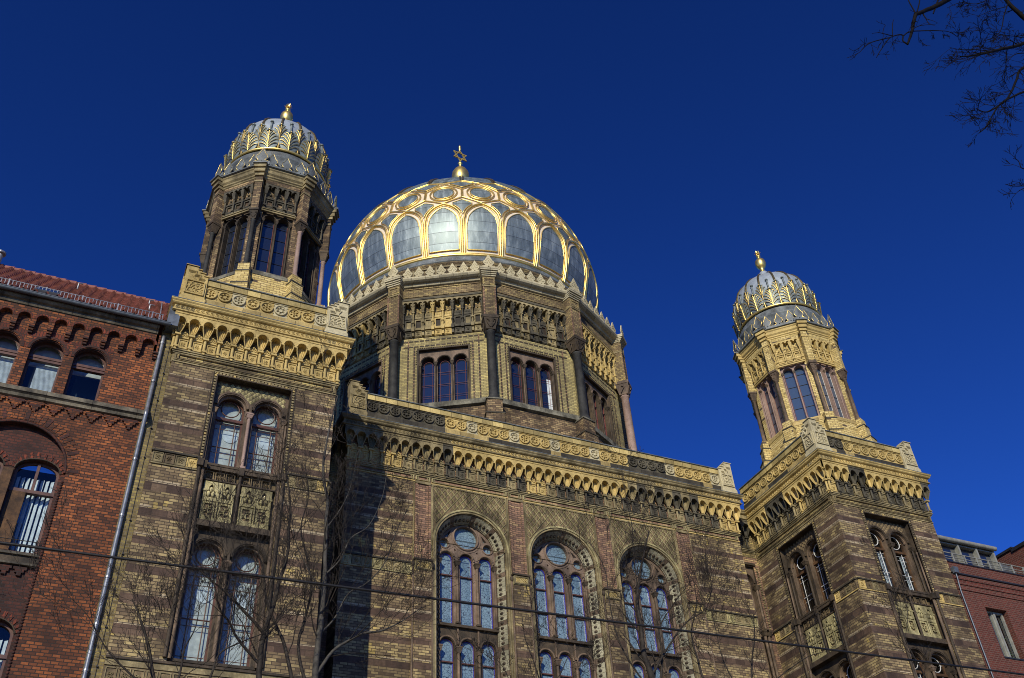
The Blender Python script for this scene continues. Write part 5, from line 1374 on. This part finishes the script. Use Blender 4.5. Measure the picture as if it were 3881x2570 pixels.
    mb.hexa([rp(x, t, o) for o in (.14, .15) for x, t in ((-18.35, .07), (-17.8, .07), (-17.8, .15), (-18.35, .15))], Mt['glass_mid'])
    mb.build('roof_window', RF)
    # snow guard
    mb = MB(); g = Fr(0, .15, 0)
    for z in (21.25, 21.47): mb.tube([g.P(x0, 0, z), g.P(-14.86, 0, z)], .016, Mt['galv'], 5)
    n = int((x1-x0)/.098)
    for i in range(n):
        x = -14.88-i*.098
        if x < x0: break
        mb.box(g, x-.009, x+.009, -.009, .009, 21.25, 21.47, Mt['galv'])
        if i % 10 == 3: mb.box(g, x-.018, x+.018, -.02, .02, 21.15, 21.5, Mt['galv'])
    mb.build('snow_guard', T0)
    mb = MB()
    mb.grid([[(x, -.27+.075*cos(a), 20.84+.075*sin(a)) for a in [pi+pi*j/8 for j in range(9)]] for x in (XL, -14.62)], Mt['metal_zinc'], True)
    mb.tube([(XL, -.345, 20.84), (-14.62, -.345, 20.84)], .014, Mt['metal_zinc'], 5)
    mb.box(Fr(0, 0, 0), -14.74, -14.42, -.5, .30, 20.8, 21.2, Mt['metal_zinc'])
    mb.hexa([(-14.74, -.28, 21.2), (-14.45, -.28, 21.2), (-14.45, .6, 21.5), (-14.74, .6, 21.5), (-14.70, 0, 22.0), (-14.45, 0, 22.0), (-14.45, .6, 22.1), (-14.7, .6, 22.1)], Mt['metal_zinc'])
    mb.build('gutter', T0)
    # downpipe
    mb = MB(); x = -14.72
    mb.tube([(x, .3-.22, 20.62), (x, .05, 20.5), (x, .05, 18.0), (x, -.1, 17.8), (x, -.12, 17.66), (x, .05, 17.45), (x, .05, 6)], .055, Mt['galv'], 12)
    for z in (20.3, 18.9, 16.3, 14.6, 12.9, 11.7, 10.6): mb.tube([(x, .05, z), (x, .05, z+.05)], .068, Mt['galv'], 12); mb.tube([(x, .05, z-.05), (x, .05, z-.046)], .06, Mt['metal_black'], 12)
    mb.build('downpipe', T0)
    # ochre brick slip wall between the two buildings
    w = MB(); w.box(Fr(0, 0, 0), -14.79, -14.365, -4.5, -.12, 0, 20.9, Mt['brick_strip'])
    w.tube([(-14.50, .10, 6), (-14.50, .10, 20.8)], .006, Mt['metal_black'], 4)
    for i in range(16): w.box(Fr(0, 0, 0), -14.52, -14.48, -.13, -.07, 6+i*.95, 6.04+i*.95, Mt['metal_black'])
    return w
RW = build_red()
slip = RW.build('slip_wall', None)
props(slip, 'narrow sooty ochre brick wall strip between red building and left synagogue tower', 'wall')

# ------------------------------------------------------------------ wine-red modern building on the right
def build_right():
    F = Fr(0, 0, 0); T0 = thing('modern_brick_building', 'wine-red brick building with glazed rooftop storey right of the synagogue', 'building', (20, 3, 0))
    XL, XR = 14.40, 30.; mb = MB()
    wins = [(15.46+.02, 16.56), (19.3, 20.4), (23.1, 24.2)]
    H = [rect(a, b, z, z+1.9) for a, b in wins for z in (14.55, 11.1, 7.6)]
    mb.plate(F, rect(XL, XR, 0, 17.68), H, 0, Mt['brick_wine'])
    for h in H: mb.strip(F, h, 0, -.32, Mt['brick_wine'])
    mb.face([(XL, 0, 0), (XL, 8, 0), (XL, 8, 18.2), (XL, 0, 18.2)], Mt['brick_wine'])
    for z in (17.0, 17.22, 17.44): mb.box(F, XL, XR, 0, .035, z, z+.13, Mt['brick_wine'])
    mb.box(F, XL, XR, -.35, -.03, 17.66, 18.14, Mt['brick_wine'])
    mb.box(F, XL, XR, -.05, .05, 17.64, 17.70, Mt['metal_black']); mb.box(F, XL, XR, -.4, .0, 18.14, 18.19, Mt['metal_black'])
    for a, b in wins:
        for z in (16.45, 13.0, 9.5):
            for k in range(14): mb.box(F, a-.04+k*.082, a-.04+k*.082+.072, 0, .006, z, z+.24, Mt['brick_wine'])
    W = mb.build('wall', T0)
    for a, b in wins:
        for z in (14.55, 11.1, 7.6):
            mb = MB(); c = (a+b)/2
            mb.slab(F, rect(a, b, z, z+1.9), [rect(a+.06, c-.05, z+.06, z+1.84), rect(c+.05, b-.06, z+.06, z+1.84)], -.36, -.24, Mt['grey_frame'])
            mb.slab(F, rect(c+.02, b-.03, z+.03, z+1.87), [rect(c+.10, b-.11, z+.10, z+1.8)], -.28, -.2, Mt['grey_frame'])
            mb.plate(F, rect(a+.03, b-.03, z+.03, z+1.87), [], -.30, Mt['glass_clear'])
            mb.face([F.P(a, -.7, z), F.P(b, -.7, z), F.P(b, -.7, z+1.9), F.P(a, -.7, z+1.9)], Mt['blind'])
            mb.box(F, a, b, -.3, .03, z-.05, z+.005, Mt['metal_black'])
            if z > 14 and a < 16:
                rn = random.Random(5)
                for k in range(60):
                    p = V(F.P(c+.3+rn.gauss(0, .1), -.45+rn.gauss(0, .04), z+.1+abs(rn.gauss(0, .25)))); d = V((rn.gauss(0, 1), rn.gauss(0, 1), rn.gauss(0, 1))).normalized()*.06; e = d.orthogonal().normalized()*.02
                    mb.face([tuple(p-d), tuple(p+e), tuple(p+d), tuple(p-e)], Mt['green'])
            mb.build('window', T0)
    # rooftop glass storey
    mb = MB(); G = Fr(0, 1.3, 0)
    mb.box(G, 14.5, 18.85, -5, -.15, 18.0, 19.9, Mt['glass_dark'])
    for x in (14.6, 15.85, 16.9, 17.9, 18.85): mb.box(G, x-.045, x+.045, -.15, .05, 18.0, 19.95, Mt['grey_frame'])
    for z in (18.2, 19.0, 19.86): mb.box(G, 14.5, 18.85, -.15, .03, z, z+.05, Mt['grey_frame'])
    for x in (15.2, 16.3, 17.4): mb.box(G, x-.15, x+.15, -.16, -.1, 18.3, 19.0, Mt['grey_frame'])
    mb.tube([G.P(14.4, .12, 20.02), G.P(18.95, .12, 20.02)], .10, Mt['grey_frame'], 10, caps=True)
    mb.box(G, 14.3, 18.95, -5, .1, 19.96, 20.08, Mt['grey_frame']); mb.box(G, 14.3, 17.6, -4, -.1, 20.08, 20.24, Mt['grey_frame'])
    mb.hexa([G.P(18.65, -1, 18.0), G.P(20.5, -1, 18.0), G.P(20.5, -.1, 18.0), G.P(18.65, -.1, 18.0), G.P(18.65, -1, 19.75), G.P(20.5, -1, 19.75), G.P(20.5, -.5, 19.75), G.P(18.65, -.4, 19.75)], Mt['metal_zinc'])
    mb.build('rooftop_storey', T0)
    mb = MB()
    for z in (18.34, 18.44, 18.6): mb.tube([F.P(14.4, -.1, z), F.P(30, -.1, z)], .022 if z > 18.5 else .015, Mt['grey_frame'], 6)
    x = 14.9
    while x < 29: mb.box(F, x-.025, x+.025, -.14, -.08, 18.15, 18.62, Mt['grey_frame']); x += .62
    mb.box(F, 14.4, 30, -.2, -.19, 18.19, 18.30, Mt['brick_wine'])
    mb.build('railing', T0)
    mb = MB()
    mb.box(Fr(0, 0, 0), 20.4, 30, -8, -1.5, 17.7, 20.4, Mt['brick_wine']); mb.box(Fr(0, 0, 0), 20.33, 30, -8.1, -1.42, 20.4, 20.5, Mt['metal_black'])
    mb.box(Fr(0, 0, 0), 20.4, 30, -1.5, .12, 17.7, 20.28, Mt['brick_wine']); mb.box(Fr(0, 0, 0), 20.33, 30, -1.5, .2, 20.28, 20.42, Mt['metal_black'])
    mb.build('upper_wall', T0)
    mb = MB(); x = 14.46
    mb.box(F, 14.40, 14.62, .0, .16, 17.62, 17.86, Mt['metal_zinc'])
    mb.tube([F.P(14.5, .08, 17.62), F.P(14.5, .08, 17.45), F.P(14.45, .09, 17.2), F.P(14.44, .07, 16.9), F.P(14.44, .07, 5)], .028, Mt['metal_zinc'], 8)
    mb.build('downpipe', T0)
build_right()

# ------------------------------------------------------------------ overhead cable
def onY(px, py, y): 
    d = CF_+CR*((px-1940.5)/FPX)-CU*((py-1285)/FPX); t = (y-CC.y)/d.y; return CC+d*t
CC = V((-15.2159, -23.6892, 1.6)); FPX = 3705.15
yaw, pitch, roll = -.4636, .6985, -.0659
CF_ = V((sin(-yaw)*cos(pitch), cos(yaw)*cos(pitch), sin(pitch)))
r_ = CF_.cross(V((0, 0, 1))).normalized(); u_ = r_.cross(CF_)
CR = r_*cos(roll)+u_*sin(roll); CU = u_*cos(roll)-r_*sin(roll)
a = onY(0, 2057, -9.5); b = onY(3881, 2557, -9.5)
a0 = a-(b-a)*1.5; b0 = b+(b-a)*.8
cb = MB(); cb.tube([tuple(a0+(b0-a0)*t/24) for t in range(25)], .021, Mt['cable'], 6)
props(cb.build('overhead_cable'), 'thin black cable stretched across in front of the facades', 'cable')

# ------------------------------------------------------------------ trees
def limb(mb, p, d, length, r, depth, rn, m, up=.45, seg=6, wander=.11, kids=(3, 4), minr=.0029, spread=.62, shrink=.68, twig=None):
    n = max(4, int(length/.22)) if depth > 1 else 4
    pts = [p.copy()]; rs = [r]; q = p.copy(); dd = d.normalized(); kid = []
    for i in range(n):
        dd = (dd+V((rn.gauss(0, wander), rn.gauss(0, wander), rn.gauss(0, wander)+up*.12))).normalized()
        q = q+dd*(length/n); pts.append(q.copy()); rs.append(max(minr, r*(1-.72*(i+1)/n))); kid.append((q.copy(), dd.copy(), rs[-1], (i+1)/n))
    mb.tube([tuple(x) for x in pts], rs, m, 6 if r > .03 else 4 if r > .012 else 3)
    if depth <= 0: return
    k = rn.randint(*kids)
    for j in range(k):
        q, dd, rr, t = kid[min(n-1, int(n*(.22+.78*(j+rn.random())/k)))]
        ax = dd.orthogonal().normalized(); ax = Matrix.Rotation(rn.random()*2*pi, 3, dd) @ ax
        nd = (dd*cos(spread*(.7+.5*rn.random()))+ax*sin(spread*(.7+.5*rn.random()))+V((0, 0, up*.5))).normalized()
        limb(mb, q, nd, length*shrink*(.65+.6*rn.random())*(1.15-.4*t), max(minr, rr*.62), depth-1, rn, m, up, seg, wander, kids, minr, spread, shrink)

def path_limb(mb, pix, y, r0, r1, m, rn, kids=10, depth=2, klen=1.0, up=.45, spread=.66, kids2=(3, 4), minr=.0029, dy=0.):
    """a main limb that passes through real points at distance y; side branches grow from it"""
    P = [onY(px, py, y+dy*i) for i, (px, py) in enumerate(pix)]
    # smooth
    S_ = []
    for i in range(len(P)-1):
        for t in range(4):
            t /= 4; p0 = P[max(i-1, 0)]; p1 = P[i]; p2 = P[i+1]; p3 = P[min(i+2, len(P)-1)]
            S_.append(.5*((2*p1)+(p2-p0)*t+(2*p0-5*p1+4*p2-p3)*t*t+(3*p1-p0-3*p2+p3)*t**3))
    S_.append(P[-1]); n = len(S_)
    rs = [r0+(r1-r0)*i/(n-1) for i in range(n)]
    S_ = [s+V((rn.gauss(0, .2), rn.gauss(0, .2), rn.gauss(0, .2)))*rs[i]*.5 for i, s in enumerate(S_)]
    mb.tube([tuple(s) for s in S_], rs, m, 8 if r0 > .05 else 6)
    for j in range(kids):
        i = min(n-2, int(n*(.12+.88*(j+rn.random())/kids))); d = (S_[i+1]-S_[i]).normalized()
        ax = Matrix.Rotation(rn.random()*2*pi, 3, d) @ d.orthogonal().normalized()
        nd = (d*cos(spread)+ax*sin(spread)+V((0, 0, up*.3))).normalized()
        limb(mb, S_[i], nd, klen*(.6+.7*rn.random()), max(minr*1.3, rs[i]*.42), depth, rn, Mt['bark'] if m is Mt['bark_pale'] else m, up, 6, .12, kids2, minr)
    return S_

def tree(name, label, base, y, trunk, limbs, m, seed, tr=(.16, .05), kids=8, klen=1.2, depth=3, group='bare trees on the pavement'):
    rn = random.Random(seed); T = thing(name, label, 'tree', base, group)
    mb = MB(); g = [V(base)]
    P0 = onY(*trunk[0], y); t = [V(base)+(P0-V(base))*k/4+V((rn.gauss(0, .04), rn.gauss(0, .04), 0))*(0 < k < 4) for k in range(5)]
    mb.tube([tuple(q) for q in t], [tr[0]*1.7-(tr[0]*.7)*k/4 for k in range(5)], m, 10)
    path_limb(mb, trunk, y, tr[0], tr[1], m, rn, kids=0); mb.build('trunk', T)
    cr = MB()
    path_limb(cr, trunk, y, tr[0]*.9, tr[1]*.9, m, rn, kids, depth, klen)
    for pix, r0, r1, kk, kl, dy in limbs: path_limb(cr, pix, y, r0*.78, r1*.8, m, rn, int(kk*1.1), depth, kl*1.0, dy=dy)
    cr.build('crown', T)

yT = -9.
def gb(px, py): q = onY(px, py, yT); return (q.x, q.y, 0.)
tree('bare_tree', 'bare street tree with dark forking limbs in front of the left tower', gb(975, 2620), yT,
     [(975, 2650), (985, 2520), (1000, 2400), (1035, 2300), (1060, 2200), (1090, 2100), (1095, 2000), (1100, 1900), (1080, 1760)],
     [([(1000, 2400), (920, 2310), (850, 2240), (800, 2200), (720, 2130)], .035, .008, 9, 1.0, .0),
      ([(985, 2520), (900, 2420), (870, 2360), (830, 2300), (810, 2180), (820, 2080)], .03, .008, 9, .9, -.1),
      ([(1110, 2600), (1080, 2450), (1050, 2380), (1010, 2280), (1000, 2180), (975, 2060), (985, 1960)], .04, .008, 11, .9, .12),
      ([(1160, 2600), (1130, 2450), (1160, 2330), (1180, 2230), (1165, 2120), (1140, 2000), (1170, 1880), (1155, 1760)], .035, .008, 12, .8, .1)],
     Mt['bark'], 11, (.05, .012), 12, .9)
tree('birch_tree', 'slender pale-barked bare tree beside the left tower corner', gb(1190, 2650), yT,
     [(1185, 2660), (1195, 2540), (1210, 2400), (1222, 2300), (1232, 2150), (1236, 2000), (1240, 1900), (1225, 1780), (1245, 1640), (1280, 1500)],
     [([(1195, 2560), (1260, 2470), (1320, 2430), (1380, 2400), (1450, 2390), (1530, 2350), (1600, 2300)], .04, .008, 12, .9, .0),
      ([(1215, 2400), (1270, 2340), (1320, 2250), (1390, 2210), (1460, 2130), (1500, 2020), (1560, 1900)], .022, .006, 9, .8, .08),
      ([(1230, 2180), (1290, 2120), (1330, 2040), (1400, 1990), (1450, 1880), (1470, 1760)], .02, .006, 7, .7, -.05),
      ([(1238, 2000), (1290, 1930), (1330, 1840), (1360, 1700)], .016, .005, 6, .6, .05),
      ([(1228, 2250), (1180, 2180), (1120, 2050), (1100, 1900)], .016, .005, 6, .6, .05)],
     Mt['bark_pale'], 5, (.055, .012), 10, .8)
tree('bare_tree', 'bare tree whose twigs cover the lower corner of the left tower', gb(620, 2680), yT,
     [(600, 2680), (580, 2560), (560, 2440), (530, 2340), (500, 2270)],
     [([(600, 2640), (500, 2560), (420, 2480), (380, 2420), (330, 2330), (240, 2240)], .022, .005, 8, .8, .0),
      ([(640, 2660), (680, 2560), (700, 2460), (740, 2380), (760, 2280)], .03, .006, 9, .8, .0),
      ([(760, 2680), (800, 2560), (830, 2480), (900, 2440), (1000, 2400)], .03, .006, 9, .8, .0)],
     Mt['bark'], 21, (.035, .008), 8, .7)
tree('bare_tree', 'bare tree with forked dark trunk in front of the rightmost tall arched window', gb(2480, 2660), yT,
     [(2500, 2660), (2470, 2560), (2440, 2480), (2430, 2380), (2415, 2280), (2425, 2180), (2440, 2100), (2460, 2010)],
     [([(2430, 2380), (2420, 2280), (2410, 2180), (2400, 2080), (2395, 1990), (2375, 1900), (2362, 1800), (2357, 1720)], .018, .004, 8, .45, .0),
      ([(2470, 2560), (2540, 2440), (2600, 2360), (2680, 2300), (2700, 2200)], .03, .006, 10, .9, .0),
      ([(2500, 2620), (2510, 2480), (2500, 2380), (2560, 2280), (2620, 2200)], .03, .006, 10, .8, .1),
      ([(2450, 2600), (2370, 2480), (2330, 2380), (2310, 2280), (2290, 2150), (2230, 2050)], .022, .006, 10, .8, .0),
      ([(2690, 2660), (2650, 2520), (2620, 2400), (2640, 2300), (2630, 2200)], .03, .006, 9, .8, .1)],
     Mt['bark'], 33, (.065, .012), 12, .9)
tree('bare_tree', 'bare tree reaching between the centre facade and the right tower', gb(2870, 2700), yT,
     [(2860, 2700), (2850, 2600), (2850, 2500), (2860, 2420), (2855, 2330)],
     [([(2860, 2640), (2960, 2560), (3060, 2490), (3130, 2470)], .02, .005, 7, .7, .0),
      ([(2840, 2680), (2780, 2580), (2740, 2500), (2720, 2420), (2700, 2330)], .02, .005, 8, .7, .0)],
     Mt['bark'], 41, (.025, .006), 6, .7)
tree('bare_tree', 'thin bare tree with upright twigs in front of the right tower corner', gb(3560, 2760), yT,
     [(3560, 2760), (3520, 2600), (3470, 2500), (3430, 2420), (3400, 2300), (3380, 2200)],
     [([(3470, 2500), (3420, 2440), (3370, 2380), (3340, 2300)], .012, .004, 5, .5, .0),
      ([(3430, 2420), (3440, 2320), (3410, 2220), (3330, 2080)], .010, .004, 5, .5, .0)],
     Mt['bark'], 52, (.02, .005), 4, .5)
tree('bare_tree', 'small bare tree between the first and middle arched windows', gb(2060, 2700), yT,
     [(2060, 2700), (2050, 2600), (2020, 2500), (1990, 2420), (1980, 2340)],
     [([(2050, 2640), (2120, 2560), (2160, 2480), (2230, 2430)], .015, .004, 6, .6, .0),
      ([(1960, 2700), (1930, 2580), (1900, 2520), (1850, 2470)], .015, .004, 6, .5, .0)],
     Mt['bark'], 61, (.016, .005), 5, .5)

# near tree whose branches hang into the top right corner
yN = -19.2; rn = random.Random(8)
bs = onY(4700, 400, yN); T = thing('bare_tree', 'near bare tree reaching its branches into the top right sky', 'tree', (bs.x, bs.y, 0), None)
mb = MB(); tp = onY(4500, -300, yN)
mb.tube([(bs.x, bs.y, 0), (bs.x-.1, bs.y, 2), (bs.x, bs.y+.1, 4.), (tp.x, tp.y, tp.z)], [.2, .17, .12, .07], Mt['bark_black'], 10); mb.build('trunk', T)
cr = MB()
K = Mt['bark_black']
cr_l = [
 ([(4500, -300), (4100, -220), (3800, -110), (3590, 0), (3530, 30), (3470, 55)], .085, .038, 3, .5, 1),
 ([(3470, 55), (3460, 100), (3450, 140), (3440, 168)], .038, .020, 0, .3, 1),
 ([(3470, 50), (3450, 15), (3430, -30)], .016, .010, 0, .3, 1), ([(3475, 45), (3485, 10), (3487, -40)], .014, .010, 0, .3, 1),
 ([(3440, 168), (3422, 155), (3422, 135), (3405, 132), (3375, 142), (3355, 165), (3335, 195), (3322, 218)], .016, .006, 4, .28, 1),
 ([(3375, 142), (3340, 150), (3300, 162), (3275, 180), (3255, 200), (3210, 220)], .011, .004, 5, .25, 1),
 ([(3385, 137), (3350, 128), (3330, 124), (3305, 127)], .010, .004, 2, .2, 0), ([(3383, 134), (3382, 100), (3386, 75)], .008, .006, 0, .2, 0),
 ([(3345, 128), (3350, 105), (3355, 95), (3330, 85), (3320, 78)], .006, .003, 1, .1, 0),
 ([(3425, 135), (3450, 120), (3520, 116), (3570, 117), (3600, 122), (3630, 140)], .013, .006, 5, .3, 2),
 ([(3460, 110), (3485, 98), (3530, 93)], .009, .005, 1, .2, 0), ([(3555, 0), (3545, 30), (3537, 52)], .02, .012, 0, .2, 0),
 ([(4400, -100), (4100, 60), (3950, 120), (3880, 165), (3800, 185), (3740, 200), (3690, 210), (3640, 215)], .06, .012, 15, .62, 2),
 ([(3750, 195), (3700, 188), (3640, 188), (3600, 180)], .010, .005, 6, .5, 2),
 ([(4300, -260), (3990, 150), (3890, 75), (3830, 20), (3800, -20)], .07, .04, 4, .5, 1),
 ([(3820, 15), (3805, 60), (3795, 110), (3770, 140), (3730, 155)], .014, .006, 7, .45, 2),
 ([(3840, -10), (3760, -5), (3700, 15), (3640, 10), (3590, 30)], .012, .005, 10, .5, 2),
 ([(3815, 25), (3760, 40), (3700, 65)], .010, .005, 5, .4, 2),
 ([(4000, 60), (3900, 135), (3840, 137), (3790, 130), (3750, 120)], .014, .005, 8, .5, 2),
 ([(4300, 100), (4000, 240), (3880, 255), (3850, 310), (3820, 370), (3770, 410), (3735, 425), (3700, 412)], .035, .008, 14, .5, 2),
 ([(4300, 200), (4000, 300), (3900, 340), (3830, 370), (3790, 395), (3760, 440), (3740, 480), (3710, 505)], .03, .006, 13, .45, 2),
 ([(4200, 560), (3960, 620), (3880, 640), (3860, 610), (3840, 600)], .015, .005, 5, .35, 1),
 ([(4200, 640), (3960, 700), (3880, 705), (3840, 705), (3810, 698)], .015, .005, 6, .3, 1),
 ([(3960, 690), (3890, 710), (3860, 725), (3845, 740)], .010, .004, 4, .22, 1),
 ([(4200, 30), (3990, 190), (3900, 200), (3850, 205), (3820, 230)], .02, .006, 8, .5, 2),
]
TK = [V((bs.x, bs.y, 0)), V((bs.x-.1, bs.y, 2)), V((bs.x, bs.y+.1, 4.)), tp]
def trunk_at(z):
    for p_, q_ in zip(TK[:-1], TK[1:]):
        if z <= q_.z: return p_+(q_-p_)*max(0., (z-p_.z)/(q_.z-p_.z))
    return TK[-1].copy()
for pix, r0, r1, kk, kl, dp in cr_l:
    if pix[0][0] >= 3960:
        e_ = onY(*pix[0], yN); s_ = trunk_at(max(2.5, e_.z-.35)); m_ = (s_+e_)/2+V((0, .03, .06))
        cr.tube([tuple(s_), tuple(m_), tuple(e_)], [r0*.9, r0*.8, r0*.72], K, 7)
    path_limb(cr, pix, yN, r0*.72, r1*.72, K, rn, int(kk*1.25), dp, kl*.55, up=-.05, spread=.9, kids2=(3, 5), minr=.0028)
cr.build('crown', T)

# ------------------------------------------------------------------ ground
def sheet(name, x0, x1, y0, y1, z, m, h=0):
    mb = MB()
    if h: mb.box(Fr(0, 0, 0), x0, x1, -y1, -y0, z-h, z, m)
    else: mb.face([(x0, y0, z), (x1, y0, z), (x1, y1, z), (x0, y1, z)], m)
    return props(mb.build(name), kind='structure')
sheet('ground', -1500, 1500, -1500, 1500, -.16, Mt['asphalt'])
sheet('road', -200, 200, -18.5, -7.2, -.14, Mt['asphalt'])
sheet('pavement', -200, 200, -7.2, 0, 0, Mt['paving'], .16); sheet('pavement', -200, 200, -30, -18.5, 0, Mt['paving'], .16)
sheet('kerb', -200, 200, -7.4, -7.2, .004, Mt['kerb'], .16); sheet('kerb', -200, 200, -18.5, -18.3, .004, Mt['kerb'], .16)
mb = MB()
for i in range(-20, 20): mb.face([(i*6, -12.9, -.13), (i*6+3, -12.9, -.13), (i*6+3, -12.8, -.13), (i*6, -12.8, -.13)], Mt['paint'])
props(mb.build('road_marking'), kind='structure')
# ------------------------------------------------------------------ camera, sun, sky
cam = bpy.data.cameras.new('camera'); co = bpy.data.objects.new('camera', cam); COL.objects.link(co)
co.matrix_world = Matrix.Translation(CC) @ Matrix((CR, CU, -CF_)).transposed().to_4x4()
cam.sensor_width = 36.; cam.lens = 36.*FPX/3881.; cam.clip_start = .05; cam.clip_end = 5000
SC.camera = co
EL, AZ = radians(24.), atan2(.553, .833)      # light travels towards +x,+y
sun = bpy.data.lights.new('sun', 'SUN'); so = bpy.data.objects.new('sun', sun); COL.objects.link(so)
dirv = V((sin(AZ)*cos(EL), cos(AZ)*cos(EL), -sin(EL)))
so.rotation_euler = (-dirv).to_track_quat('Z', 'Y').to_euler(); so.location = (-30, -40, 40)
sun.energy = 4.2; sun.angle = radians(.5); sun.color = (1., .915, .73)
w = bpy.data.worlds.new('World'); SC.world = w; w.use_nodes = True
nt = w.node_tree; bg = nt.nodes['Background']
sky = nt.nodes.new('ShaderNodeTexSky'); sky.sky_type = 'NISHITA'; sky.sun_disc = False
sky.sun_elevation = EL; sky.sun_rotation = pi+AZ; sky.air_density = 1.; sky.dust_density = .2; sky.ozone_density = 4.; sky.altitude = 500
mx = nt.nodes.new('ShaderNodeMix'); mx.data_type = 'RGBA'; mx.blend_type = 'MULTIPLY'; mx.inputs[0].default_value = 1.
mx.inputs[7].default_value = (.222, .465, .97, 1)
gm_ = nt.nodes.new('ShaderNodeGamma'); gm_.inputs[1].default_value = 1.48; nt.links.new(sky.outputs[0], gm_.inputs[0]); nt.links.new(gm_.outputs[0], mx.inputs[6]); nt.links.new(mx.outputs[2], bg.inputs[0])
bg.inputs[1].default_value = .062
vs = SC.view_settings; vs.view_transform = 'Standard'; vs.look = 'None'; vs.exposure = 0.; vs.gamma = 1.
SC.cycles.max_bounces = 6; SC.cycles.filter_width = 1.0; SC.cycles.use_denoising = True
SC.cycles.transparent_max_bounces = 8
